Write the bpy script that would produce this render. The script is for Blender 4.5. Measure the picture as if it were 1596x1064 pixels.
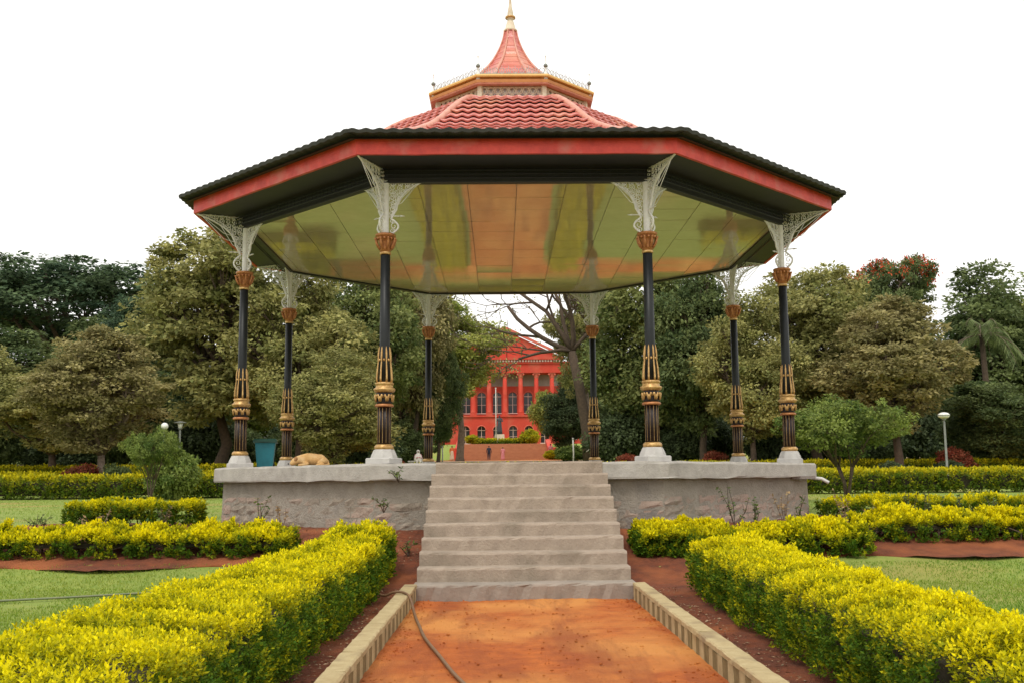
import bpy, math, random
import numpy as np
from mathutils import Vector, Matrix
R_ = math.radians
random.seed(7)
for o in list(bpy.data.objects): bpy.data.objects.remove(o)
sc = bpy.context.scene
COL = sc.collection
# ------------------------------------------------------------------ camera
PITCH, ROLL, YAW, EYE = 0.1327, -0.0088, 0.0122, 1.60
def cam_axes():
    cp, sp, cr, sr, cy, sy = math.cos(PITCH), math.sin(PITCH), math.cos(ROLL), math.sin(ROLL), math.cos(YAW), math.sin(YAW)
    fw = Vector((sy*cp, cy*cp, sp)); rt = Vector((cy, -sy, 0)); up = rt.cross(fw)
    return rt*cr+up*sr, up*cr-rt*sr, fw
rt, up, fw = cam_axes()
cd = bpy.data.cameras.new('camera'); cam = bpy.data.objects.new('camera', cd); COL.objects.link(cam)
cam.matrix_world = Matrix(((rt.x, up.x, -fw.x, 0), (rt.y, up.y, -fw.y, 0), (rt.z, up.z, -fw.z, EYE), (0, 0, 0, 1)))
cd.sensor_width = 36; cd.lens = 36*1630.6/1596; cd.clip_start = 0.1; cd.clip_end = 3000
sc.camera = cam
# ------------------------------------------------------------------ overcast sky and soft sun
SUN_EL, SUN_AZ = R_(58), R_(200)
w = bpy.data.worlds.new('World'); sc.world = w; w.use_nodes = True
nt = w.node_tree; nt.nodes.clear()
def nn(t, k, **kw):
    n = t.nodes.new(k)
    for a, b in kw.items(): setattr(n, a, b)
    return n
out = nn(nt, 'ShaderNodeOutputWorld'); bg = nn(nt, 'ShaderNodeBackground')
sky = nn(nt, 'ShaderNodeTexSky', sky_type='NISHITA'); sky.sun_disc = False
sky.sun_elevation = SUN_EL; sky.sun_rotation = SUN_AZ; sky.dust_density = 6
hs = nn(nt, 'ShaderNodeHueSaturation'); hs.inputs['Saturation'].default_value = 0.12
mx = nn(nt, 'ShaderNodeMix', data_type='RGBA'); mx.inputs['Factor'].default_value = 0.85
mx.inputs['B'].default_value = (10.6, 10.45, 10.1, 1)          # thick even cloud
nt.links.new(sky.outputs[0], hs.inputs['Color']); nt.links.new(hs.outputs[0], mx.inputs['A'])
nt.links.new(mx.outputs['Result'], bg.inputs[0]); bg.inputs[1].default_value = 0.12
nt.links.new(bg.outputs[0], out.inputs[0])
sd = bpy.data.lights.new('sun', 'SUN'); sd.energy = 1.3; sd.angle = R_(16); sd.color = (1, 0.95, 0.87)
sun = bpy.data.objects.new('sun', sd); COL.objects.link(sun)
sv = Vector((math.sin(SUN_AZ)*math.cos(SUN_EL), math.cos(SUN_AZ)*math.cos(SUN_EL), math.sin(SUN_EL)))
sun.rotation_euler = sv.to_track_quat('Z', 'Y').to_euler(); sun.location = (0, 0, 60)
sc.view_settings.view_transform = 'Standard'; sc.view_settings.look = 'None'
sc.view_settings.exposure = 0.2; sc.view_settings.gamma = 1
sc.render.engine = 'CYCLES'
# ------------------------------------------------------------------ helpers
M = {}
def mat(name, c1, c2=None, rough=0.8, scale=4.0, detail=6, bump=0.0, bscale=None, metal=0.0, coat=0.0, ior=1.45, c3=None, s3=0.7, t3=(0.5, 0.62), spec=None):
    m = bpy.data.materials.new(name); m.use_nodes = True; t = m.node_tree
    b = t.nodes['Principled BSDF']; b.inputs['Roughness'].default_value = rough; b.inputs['Metallic'].default_value = metal
    b.inputs['IOR'].default_value = ior
    if spec is not None: b.inputs['Specular IOR Level'].default_value = spec
    if coat: b.inputs['Coat Weight'].default_value = coat; b.inputs['Coat Roughness'].default_value = 0.12
    g = nn(t, 'ShaderNodeNewGeometry')
    n = nn(t, 'ShaderNodeTexNoise'); n.inputs['Scale'].default_value = scale; n.inputs['Detail'].default_value = detail; n.inputs['Roughness'].default_value = 0.65
    t.links.new(g.outputs['Position'], n.inputs['Vector'])
    c2 = c2 or tuple(x*0.75 for x in c1)
    rmp = nn(t, 'ShaderNodeMapRange'); rmp.inputs[1].default_value = 0.32; rmp.inputs[2].default_value = 0.68
    t.links.new(n.outputs[0], rmp.inputs[0])
    mix = nn(t, 'ShaderNodeMix', data_type='RGBA'); t.links.new(rmp.outputs[0], mix.inputs['Factor'])
    mix.inputs['A'].default_value = (*c1, 1); mix.inputs['B'].default_value = (*c2, 1)
    res = mix.outputs['Result']
    if c3:
        n3 = nn(t, 'ShaderNodeTexNoise'); n3.inputs['Scale'].default_value = s3; n3.inputs['Detail'].default_value = 5
        t.links.new(g.outputs['Position'], n3.inputs['Vector'])
        r3 = nn(t, 'ShaderNodeMapRange'); r3.inputs[1].default_value = t3[0]; r3.inputs[2].default_value = t3[1]
        t.links.new(n3.outputs[0], r3.inputs[0])
        m3 = nn(t, 'ShaderNodeMix', data_type='RGBA'); t.links.new(r3.outputs[0], m3.inputs['Factor'])
        t.links.new(res, m3.inputs['A']); m3.inputs['B'].default_value = (*c3, 1); res = m3.outputs['Result']
    t.links.new(res, b.inputs['Base Color'])
    if bump:
        nb = nn(t, 'ShaderNodeTexNoise'); nb.inputs['Scale'].default_value = bscale or scale*4; nb.inputs['Detail'].default_value = 8; nb.inputs['Roughness'].default_value = 0.7
        t.links.new(g.outputs['Position'], nb.inputs['Vector'])
        bp = nn(t, 'ShaderNodeBump'); bp.inputs['Strength'].default_value = bump; bp.inputs['Distance'].default_value = 0.05
        t.links.new(nb.outputs[0], bp.inputs['Height']); t.links.new(bp.outputs[0], b.inputs['Normal'])
    M[name] = m; return m
def add_tracks(name, col, sx, sy, lo, hi):
    t = M[name].node_tree; b = t.nodes['Principled BSDF']; src = b.inputs['Base Color'].links[0].from_socket
    g = nn(t, 'ShaderNodeNewGeometry'); mp = nn(t, 'ShaderNodeMapping'); mp.inputs['Scale'].default_value = (sx, sy, 1); mp.inputs['Location'].default_value = (.35, .2, 0)
    n = nn(t, 'ShaderNodeTexNoise'); n.inputs['Scale'].default_value = 1; n.inputs['Detail'].default_value = 9; n.inputs['Roughness'].default_value = .62; n.inputs['Distortion'].default_value = .5
    r = nn(t, 'ShaderNodeMapRange'); r.inputs[1].default_value = lo; r.inputs[2].default_value = hi; r.inputs[4].default_value = .62
    m = nn(t, 'ShaderNodeMix', data_type='RGBA'); m.inputs['B'].default_value = (*col, 1)
    t.links.new(g.outputs['Position'], mp.inputs[0]); t.links.new(mp.outputs[0], n.inputs['Vector']); t.links.new(n.outputs[0], r.inputs[0]); t.links.new(r.outputs[0], m.inputs['Factor']); t.links.new(src, m.inputs['A']); t.links.new(m.outputs['Result'], b.inputs['Base Color'])
def leafmat(name, a, b, trans=0.3, rough=0.6):
    """tint.r = brightness of a leaf, tint.g = how far from colour a to colour b"""
    m = bpy.data.materials.new(name); m.use_nodes = True; t = m.node_tree; t.nodes.clear()
    o = nn(t, 'ShaderNodeOutputMaterial'); at = nn(t, 'ShaderNodeAttribute', attribute_name='tint')
    sp = nn(t, 'ShaderNodeSeparateColor'); t.links.new(at.outputs['Color'], sp.inputs[0])
    mix = nn(t, 'ShaderNodeMix', data_type='RGBA'); mix.inputs['A'].default_value = (*a, 1); mix.inputs['B'].default_value = (*b, 1)
    t.links.new(sp.outputs[1], mix.inputs['Factor'])
    mul = nn(t, 'ShaderNodeMix', data_type='RGBA', blend_type='MULTIPLY'); mul.inputs['Factor'].default_value = 1
    cc = nn(t, 'ShaderNodeCombineColor')
    for i in range(3): t.links.new(sp.outputs[0], cc.inputs[i])
    t.links.new(mix.outputs['Result'], mul.inputs['A']); t.links.new(cc.outputs[0], mul.inputs['B'])
    p = nn(t, 'ShaderNodeBsdfPrincipled'); p.inputs['Roughness'].default_value = rough; p.inputs['Specular IOR Level'].default_value = 0.2
    tr = nn(t, 'ShaderNodeBsdfTranslucent'); ms = nn(t, 'ShaderNodeMixShader'); ms.inputs[0].default_value = trans
    t.links.new(mul.outputs['Result'], p.inputs['Base Color']); t.links.new(mul.outputs['Result'], tr.inputs['Color'])
    t.links.new(p.outputs[0], ms.inputs[1]); t.links.new(tr.outputs[0], ms.inputs[2]); t.links.new(ms.outputs[0], o.inputs[0])
    M[name] = m; return m
def link(name, me, m, parent=None, loc=None):
    o = bpy.data.objects.new(name, me); COL.objects.link(o)
    if m is not None and not me.materials: me.materials.append(M[m] if isinstance(m, str) else m)
    if parent: o.parent = parent
    if loc: o.location = loc
    return o
def tag(o, label=None, cat=None, group=None, kind=None):
    if label: o['label'] = label
    if cat: o['category'] = cat
    if group: o['group'] = group
    if kind: o['kind'] = kind
    return o
def empty(name, loc, rz=0):
    o = bpy.data.objects.new(name, None); COL.objects.link(o); o.location = loc; o.rotation_euler.z = rz; o.empty_display_size = 0.3
    return o
def dup(root, loc, rz=0, s=(1, 1, 1)):
    r = root.copy(); COL.objects.link(r); r.location = loc; r.rotation_euler.z = rz; r.scale = s
    for ch in list(root.children):
        c = ch.copy(); COL.objects.link(c); c.parent = r
    return r
class MB:
    def __init__(s): s.v = []; s.f = []
    def add(s, vs, fs):
        n = len(s.v); s.v += [tuple(x) for x in vs]; s.f += [tuple(i+n for i in f) for f in fs]; return s
    def box(s, x0, x1, y0, y1, z0, z1):
        return s.add([(x0,y0,z0),(x1,y0,z0),(x1,y1,z0),(x0,y1,z0),(x0,y0,z1),(x1,y0,z1),(x1,y1,z1),(x0,y1,z1)],
                     [(0,3,2,1),(4,5,6,7),(0,1,5,4),(1,2,6,5),(2,3,7,6),(3,0,4,7)])
    def cbox(s, x0, x1, y0, y1, z0, z1, c=0.02):
        """box with chamfered upper rim"""
        P = lambda z, d: [(x0+d,y0+d,z),(x1-d,y0+d,z),(x1-d,y1-d,z),(x0+d,y1-d,z)]
        v = P(z0, 0)+P(z1-c, 0)+P(z1, c)
        f = [(3,2,1,0),(8,9,10,11)]
        for k in (0, 4):
            for i in range(4): f.append((k+i, k+(i+1)%4, k+4+(i+1)%4, k+4+i))
        return s.add(v, f)
    def tube(s, pts, r, n=6, caps=True):
        pts = [Vector(p) for p in pts]; N = len(pts)
        rr = r if isinstance(r, (list, tuple)) else [r]*N
        vs = []; u = None
        for i, p in enumerate(pts):
            d = (pts[min(i+1, N-1)]-pts[max(i-1, 0)])
            d = d.normalized() if d.length > 1e-9 else Vector((0, 0, 1))
            if u is None: u = d.orthogonal().normalized()
            else:
                u = u-d*u.dot(d); u = u.normalized() if u.length > 1e-6 else d.orthogonal().normalized()
            v = d.cross(u)
            for k in range(n):
                a = 2*math.pi*k/n; vs.append(p+(u*math.cos(a)+v*math.sin(a))*rr[i])
        fs = [(i*n+k, i*n+(k+1)%n, (i+1)*n+(k+1)%n, (i+1)*n+k) for i in range(N-1) for k in range(n)]
        if caps: fs += [tuple(range(n-1, -1, -1)), tuple((N-1)*n+k for k in range(n))]
        return s.add(vs, fs)
    def lathe(s, prof, n=24, c=(0, 0), rf=None, a0=0.0, cap=True):
        vs = []
        for j, (r, z) in enumerate(prof):
            for k in range(n):
                a = a0+2*math.pi*k/n; q = r*(rf(a, z) if rf else 1)
                vs.append((c[0]+q*math.sin(a), c[1]-q*math.cos(a), z))
        fs = [(j*n+k, j*n+(k+1)%n, (j+1)*n+(k+1)%n, (j+1)*n+k) for j in range(len(prof)-1) for k in range(n)]
        if cap: fs += [tuple(range(n-1, -1, -1)), tuple((len(prof)-1)*n+k for k in range(n))]
        return s.add(vs, fs)
    def ball(s, c, r, n=10, sz=1.0, m=6):
        pr = [(max(r*math.sin(math.pi*j/m), 1e-4), -r*sz*math.cos(math.pi*j/m)+c[2]) for j in range(m+1)]
        return s.lathe(pr, n, (c[0], c[1]))
    def mesh(s, name, smooth=False, ang=None):
        me = bpy.data.meshes.new(name); me.from_pydata(s.v, [], s.f); me.update()
        if smooth: me.polygons.foreach_set('use_smooth', [True]*len(me.polygons))
        return me
    def build(s, name, m, parent=None, smooth=False, loc=None):
        return link(name, s.mesh(name, smooth), m, parent, loc)
def oct_pt(r, k, z): a = R_(k); return (r*math.sin(a), -r*math.cos(a), z)
K8 = [-22.5, 22.5, 67.5, 112.5, 157.5, 202.5, 247.5, 292.5]
def clip_poly(poly, a, b):
    """keep the side left of a->b"""
    o = []
    side = lambda p: (b[0]-a[0])*(p[1]-a[1])-(b[1]-a[1])*(p[0]-a[0])
    for i in range(len(poly)):
        p, q = poly[i], poly[(i+1) % len(poly)]; sp_, sq = side(p), side(q)
        if sp_ >= 0: o.append(p)
        if sp_*sq < 0:
            t = sp_/(sp_-sq); o.append((p[0]+(q[0]-p[0])*t, p[1]+(q[1]-p[1])*t))
    return o
rng = np.random.default_rng(11)
def nrm(a): return a/np.maximum(np.linalg.norm(a, axis=1, keepdims=True), 1e-9)
def leaf_mesh(name, c, d, n, L, W, tint, fold=0.15):
    """one folded rhombus per leaf: base c, axis d, face normal n"""
    N = len(c); d = nrm(d); s = nrm(np.cross(d, n)); n = np.cross(s, d)
    L = np.broadcast_to(np.asarray(L, float), (N,))[:, None]; W = np.broadcast_to(np.asarray(W, float), (N,))[:, None]
    v = np.empty((N, 4, 3)); mid = c+d*L*0.45
    v[:, 0] = c; v[:, 1] = mid+s*W*0.5+n*W*fold; v[:, 2] = c+d*L; v[:, 3] = mid-s*W*0.5+n*W*fold
    me = bpy.data.meshes.new(name)
    me.vertices.add(N*4); me.vertices.foreach_set('co', v.reshape(-1).astype(np.float32))
    me.loops.add(N*4); me.loops.foreach_set('vertex_index', np.arange(N*4, dtype=np.int32))
    me.polygons.add(N); me.polygons.foreach_set('loop_start', np.arange(0, N*4, 4, dtype=np.int32))
    me.update(calc_edges=True)
    a = me.attributes.new('tint', 'FLOAT_COLOR', 'FACE')
    t4 = np.ones((N, 4), np.float32); t4[:, :tint.shape[1]] = tint; a.data.foreach_set('color', t4.reshape(-1))
    return me
def wob(p, s=1.0, k=0.0):
    x, y, z = p[:, 0]*s, p[:, 1]*s, p[:, 2]*s
    return (np.sin(x*2.1+1.3*np.sin(y*1.7+k)+k)+np.sin(y*2.6+1.1*np.sin(z*2.3+k)+2*k)+np.sin(z*3.1+1.7*np.sin(x*1.9)+.5*k))/3
GP = [(-50, .06), (13, .08), (15, .15), (18, .76), (24, .81), (30, .83), (44, .95), (47, 1.0), (53, 1.4), (60, 1.9), (80, 3.0), (100, 3.6), (118, 3.85), (129, 6.05), (150, 6.9), (400, 12), (900, 12)]
GX = np.array([a for a, _ in GP], float); GZ = np.array([b for _, b in GP], float)
CX, CD, PW = 0.325, 24.29, 2.956
def G(x, y): return float(np.interp(y, GX, GZ))
# ------------------------------------------------------------------ materials
mat('grass', (.17, .25, .04), (.26, .30, .055), .95, 6, 8, .5, 60, c3=(.34, .25, .07), s3=.35, t3=(.52, .75))
mat('soil', (.24, .062, .022), (.11, .034, .016), .95, 5, 10, .9, 30, c3=(.36, .11, .035), s3=.8, t3=(.5, .7))
mat('dirt', (.70, .19, .03), (.48, .105, .02), .92, 4.5, 14, 1.0, 45, c3=(.80, .32, .075), s3=.55, t3=(.45, .62))
add_tracks('dirt', (.34, .075, .018), 1.5, .28, .48, .62)
mat('paleroad', (.55, .40, .27), (.45, .3, .18), .95, 3, 6)
mat('concrete', (.36, .305, .25), (.24, .205, .17), .9, 3, 10, .45, 26, c3=(.34, .27, .22), s3=.9, t3=(.56, .72))
mat('steptop', (.41, .33, .255), (.31, .245, .19), .9, 5, 12, .5, 30, c3=(.24, .195, .145), s3=1.6, t3=(.52, .74))
mat('slab', (.46, .43, .385), (.34, .315, .28), .9, 5, 10, .4, 28, c3=(.26, .24, .22), s3=1.1, t3=(.58, .78))
mat('plaster', (.38, .34, .28), (.27, .24, .195), .92, 3, 10, .9, 18, c3=(.19, .175, .16), s3=.8, t3=(.56, .72))
mat('stone', (.39, .33, .26), (.25, .21, .165), .92, 5, 12, 1.0, 14, c3=(.42, .31, .25), s3=1.0, t3=(.5, .62))
mat('mortar', (.30, .26, .23), (.2, .17, .15), .95, 8, 8, .6, 30)
mat('kerbcream', (.52, .42, .23), (.40, .30, .15), .9, 7, 10, .5, 30, c3=(.30, .22, .12), s3=3, t3=(.52, .7))
mat('kerbolive', (.16, .12, .045), (.27, .20, .09), .9, 7, 10, .5, 30)
mat('red_paint', (.74, .075, .052), (.50, .04, .032), .5, 3.5, 10, .15, 20, c3=(.60, .15, .12), s3=2.3, t3=(.52, .72))
mat('roof_red', (.58, .155, .115), (.48, .095, .075), .28, 5, 8, .12, 20, c3=(.60, .22, .13), s3=1.2, t3=(.5, .7), spec=.8)
mat('roof_cap', (.64, .31, .22), (.52, .2, .14), .35, 6, 6, .1, 20)
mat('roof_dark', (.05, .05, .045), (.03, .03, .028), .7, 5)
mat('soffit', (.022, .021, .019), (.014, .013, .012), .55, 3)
mat('panel', (.50, .41, .28), (.43, .35, .23), .03, 2.5, 6, .012, 3.0, ior=1.72)
mat('joint', (.62, .55, .40), None, .6, 3)
mat('black_iron', (.010, .012, .013), (.016, .018, .018), .42, 8, spec=.35)
mat('maroon_iron', (.020, .009, .008), (.012, .008, .007), .45, 8, spec=.35)
mat('gold', (.66, .43, .17), (.34, .18, .06), .4, 20, 6, .1, 60, metal=.45)
mat('copper_gold', (.52, .23, .085), (.30, .11, .04), .42, 18, 6, .2, 60, metal=.4)
mat('white_iron', (.78, .76, .71), (.62, .60, .56), .55, 12, 6)
mat('lilac_panel', (.80, .74, .76), (.7, .63, .66), .6, 6)
mat('iron_grey', (.42, .41, .40), (.30, .30, .30), .6, 10)
mat('cream', (.70, .62, .47), (.58, .47, .34), .6, 9)
mat('gold_cornice', (.50, .20, .045), (.40, .14, .03), .5, 6)
mat('cornice_light', (.74, .48, .16), (.64, .36, .10), .5, 6)
mat('pedestal', (.52, .50, .47), (.42, .40, .38), .85, 6, 8, .2)
mat('bark', (.13, .09, .06), (.07, .05, .035), .95, 6, 8, .8, 20)
mat('bark_pale', (.26, .20, .15), (.14, .10, .07), .95, 5, 8, .8, 20)
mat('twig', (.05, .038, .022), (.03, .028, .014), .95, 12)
mat('bin_teal', (.012, .16, .20), (.01, .12, .15), .45, 6)
mat('bin_lid', (.004, .05, .032), (.005, .04, .026), .4, 6)
mat('dog_fur', (.66, .42, .17), (.54, .30, .11), .9, 14, 8, .5, 90, c3=(.66, .47, .25), s3=4, t3=(.52, .7))
mat('dog_ear', (.36, .18, .07), None, .9, 20)
mat('dark_eye', (.02, .012, .01), None, .4)
mat('hose', (.22, .12, .06), (.15, .085, .045), .5, 10)
mat('hose_green', (.12, .16, .08), (.2, .2, .1), .5, 6)
mat('lib_red', (.58, .06, .03), (.48, .042, .025), .8, 1.2, 8, c3=(.50, .11, .065), s3=.5, t3=(.5, .7))
mat('lib_white', (.72, .55, .48), (.62, .42, .36), .8, 2)
mat('lib_trim', (.62, .16, .11), (.55, .11, .07), .8, 2)
mat('lib_glass', (.03, .035, .04), (.05, .05, .05), .12, 1)
mat('lib_grey', (.35, .30, .27), (.27, .23, .2), .8, 1)
mat('stair_orange', (.42, .17, .08), (.34, .13, .06), .9, 2, 8)
mat('post_white', (.62, .60, .54), (.5, .48, .42), .6, 6)
mat('post_grey', (.23, .24, .21), (.16, .17, .15), .5, 6)
mat('globe', (.80, .80, .74), (.74, .74, .68), .25, 6)
mat('bronze', (.045, .05, .055), (.03, .035, .04), .45, 6)
mat('skin', (.26, .13, .08), (.22, .11, .065), .6, 20)
mat('hair', (.012, .01, .009), None, .6, 20)
for nme, c in dict(cloth_dark=(.02, .024, .045), cloth_pink=(.58, .22, .24), cloth_white=(.72, .66, .6), cloth_orange=(.62, .17, .05), cloth_red=(.5, .06, .05), cloth_cream=(.68, .58, .42), cloth_brown=(.11, .06, .04)).items(): mat(nme, c, None, .85, 15)
mat('pvc', (.72, .70, .66), None, .4, 8)
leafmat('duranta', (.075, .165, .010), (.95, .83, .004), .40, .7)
leafmat('duranta_far', (.10, .17, .014), (.72, .62, .012), .35)
leafmat('grass_blade', (.15, .28, .025), (.36, .40, .06), .35)
leafmat('olive', (.185, .205, .06), (.50, .46, .17), .38)
leafmat('olive_brown', (.20, .19, .07), (.48, .41, .18), .38)
leafmat('green_dark', (.07, .112, .04), (.22, .265, .095), .38)
leafmat('green_blue', (.048, .09, .05), (.16, .225, .105), .35)
leafmat('green_mid', (.115, .17, .052), (.34, .36, .12), .38)
leafmat('green_light', (.18, .24, .04), (.46, .47, .12), .4)
leafmat('green_deep', (.042, .066, .028), (.12, .155, .065), .3)
leafmat('leaf_shrub', (.075, .135, .028), (.30, .36, .08), .38)
leafmat('leaf_red', (.16, .075, .035), (.40, .085, .05), .3)
leafmat('blossom', (.60, .07, .03), (.70, .16, .06), .3)
leafmat('leaf_weed', (.05, .12, .03), (.20, .26, .06), .3)
leafmat('leaf_dry', (.38, .25, .12), (.55, .42, .22), .3)
leafmat('litter', (.30, .17, .09), (.5, .36, .22), .1)
# ------------------------------------------------------------------ ground
def sheet(name, x0, x1, y0, y1, dz, m, dx=0.5, dy=0.5, jit=0.0, zf=None, wav=0.0, lbl=None, kind='structure'):
    nx = max(1, int((x1-x0)/dx)); ny = max(1, int((y1-y0)/dy))
    X = np.linspace(x0, x1, nx+1); Y = np.linspace(y0, y1, ny+1)
    xx, yy = np.meshgrid(X, Y); z = np.interp(yy, GX, GZ)+dz if zf is None else zf(xx, yy)
    z = z+jit*rng.standard_normal(z.shape)
    if wav:
        xx = xx.copy(); yy = yy.copy()
        xx[:, 0] += wav*np.sin(Y*1.7+x0); xx[:, -1] += wav*np.sin(Y*1.3+x1); yy[0, :] += wav*np.sin(X*1.9+y0); yy[-1, :] += wav*np.sin(X*1.5+y1)
    v = np.stack([xx, yy, z], -1).reshape(-1, 3)
    f = [(j*(nx+1)+i, j*(nx+1)+i+1, (j+1)*(nx+1)+i+1, (j+1)*(nx+1)+i) for j in range(ny) for i in range(nx)]
    me = bpy.data.meshes.new(name); me.from_pydata(v.tolist(), [], f); me.update()
    me.polygons.foreach_set('use_smooth', [True]*len(f))
    o = link(name, me, m); o['kind'] = kind
    return o
def ground_sheet():
    xs = [-900, -300, -120, -60, -30, -15, -8, -4, -2, CX-PW/2-.17, CX-PW/2-.06, CX, CX+PW/2+.06, CX+PW/2+.17, 3, 5, 9, 15, 30, 60, 120, 300, 900]
    ys = sorted(set([-50, -20, 0, 5, 10, 14.8, 14.95]+[13+i*.5 for i in range(0, 13)]+list(GX[3:].astype(float))+[22, 27, 35, 40, 56, 70, 90, 110, 123, 200, 300, 1500]))
    vs = []; fs = []
    for y in ys:
        for x in xs:
            z = G(x, y)
            if CX-PW/2-.1 < x < CX+PW/2+.1 and y < 14.85: z = -.03
            vs.append((x, y, z))
    n = len(xs)
    for j in range(len(ys)-1):
        for i in range(n-1): fs.append((j*n+i, j*n+i+1, (j+1)*n+i+1, (j+1)*n+i))
    me = bpy.data.meshes.new('ground'); me.from_pydata(vs, [], fs); me.update()
    o = link('ground', me, 'grass'); o['kind'] = 'structure'
ground_sheet()
px0, px1 = CX-PW/2, CX+PW/2
sheet('path', px0-.06, px1+.06, -8, 14.72, 0, 'dirt', .09, .12, .0035, zf=lambda x, y: 0.012*np.sin(x*2.2+y*.4)-.008+.02*np.clip((np.abs(x-CX)-1.1), 0, .4)*0)
sheet('soil_bed', -3.3, px0-.012, -8, 18.4, .02, 'soil', .09, .11, .009)
sheet('soil_bed', px1+.012, 3.75, -8, 18.4, .02, 'soil', .09, .11, .009)
sheet('soil_bed', -9.6, -3.0, 15.9, 22.0, .024, 'soil', .16, .16, .012, wav=.18)
sheet('soil_bed', 3.75, 11.5, 16.15, 22.6, .024, 'soil', .16, .16, .012, wav=.18)
# paths and beds behind the bandstand
sheet('path', CX-1.7, CX+1.9, 31.2, 52, .03, 'dirt', .6, .6, .004)
sheet('path', -26, 28, 52, 55.2, .034, 'dirt', 1, .6, .004)
sheet('path', -60, 60, 86, 92, .05, 'paleroad', 3, 2)
sheet('path', -6, 7, 92, 117.6, .054, 'dirt', 2, 2)
# ------------------------------------------------------------------ bandstand
BS = empty('bandstand', (CX, CD, 0))
tag(BS, 'octagonal bandstand with red tiled roof and black and gold iron columns', 'bandstand')
HP, RP = 1.925, 6.712; APO = math.cos(R_(22.5))
def octagon_ring(mb, prof, div=1, jit=0.0):
    """closed octagonal lathe; prof (circumradius, z); faces subdivided"""
    n = 8*div; vs = []
    for r, z in prof:
        for k in range(8):
            a = Vector(oct_pt(r, K8[k], z)); b = Vector(oct_pt(r, K8[(k+1) % 8], z))
            for d in range(div):
                p = a.lerp(b, d/div)
                if jit: p = p+Vector((random.gauss(0, jit), random.gauss(0, jit), random.gauss(0, jit)))
                vs.append(p)
    m = len(prof)
    fs = [(j*n+k, j*n+(k+1) % n, (j+1)*n+(k+1) % n, (j+1)*n+k) for j in range(m-1) for k in range(n)]
    return mb.add(vs, fs), n, m
def oct_solid(name, prof, m, parent, div=1, jit=0.0):
    mb, n, k = octagon_ring(MB(), prof, div, jit)
    mb.f += [tuple(range(n-1, -1, -1)), tuple((k-1)*n+i for i in range(n))]
    return mb.build(name, m, parent)
oct_solid('platform_slab', [(6.4, 1.63), (RP-.005, 1.632), (RP, 1.66), (RP, 1.89), (RP-.03, HP), (6.3, HP+.004), (3, HP+.004)], 'slab', BS, 14, .006)
wall = oct_solid('base_wall', [(6.56, .2), (6.52, 1.64)], 'plaster', BS, 1)
# rubble stones of the wall, one by one, on the faces turned to the garden in front
for fk in (-90, -45, 0, 45, 90):
    a0 = Vector(oct_pt(1, fk-22.5, 0)); a1 = Vector(oct_pt(1, fk+22.5, 0))
    z = .60
    for row in range(4):
        h = random.uniform(.15, .22); t = 0.0
        if z+h > 1.36: h = 1.36-z
        rw = 6.55-(z-.2)*.03
        A = a0*rw; B = a1*rw; Lf = (B-A).length; ux = (B-A)/Lf; nv = Vector((ux.y, -ux.x, 0))
        while t < Lf-.05:
            l = min(random.uniform(.25, .62), Lf-t)
            if Lf-t-l < .18: l = Lf-t
            xm = (A+ux*(t+l/2)).x
            if not (fk == 0 and abs(xm) < PW/2-.3):
                g = .013; pr = random.uniform(.008, .032); mb = MB(); vs = []
                for j in range(3):
                    for i in range(4):
                        edge = i in (0, 3) or j in (0, 2)
                        p = A+ux*(t+g+(l-2*g)*i/3+random.gauss(0, .006))+Vector((0, 0, z+g+(h-2*g)*j/2+random.gauss(0, .006)))
                        p += nv*((pr*.35 if edge else pr)+random.gauss(0, .009)); vs.append(p)
                back = [A+ux*(t+g)+Vector((0, 0, z+g))-nv*.03, A+ux*(t+l-g)+Vector((0, 0, z+g))-nv*.03, A+ux*(t+l-g)+Vector((0, 0, z+h-g))-nv*.03, A+ux*(t+g)+Vector((0, 0, z+h-g))-nv*.03]
                fs = [(j*4+i, j*4+i+1, j*4+i+5, j*4+i+4) for j in range(2) for i in range(3)]
                fs += [(12, 13, 3, 2, 1, 0), (13, 14, 11, 7, 3), (14, 15, 8, 9, 10, 11), (15, 12, 0, 4, 8)]
                mb.add(vs+back, fs); mb.build('stone', 'stone', wall)
            t += l
        z += h
        if z > 1.34: break
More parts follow.
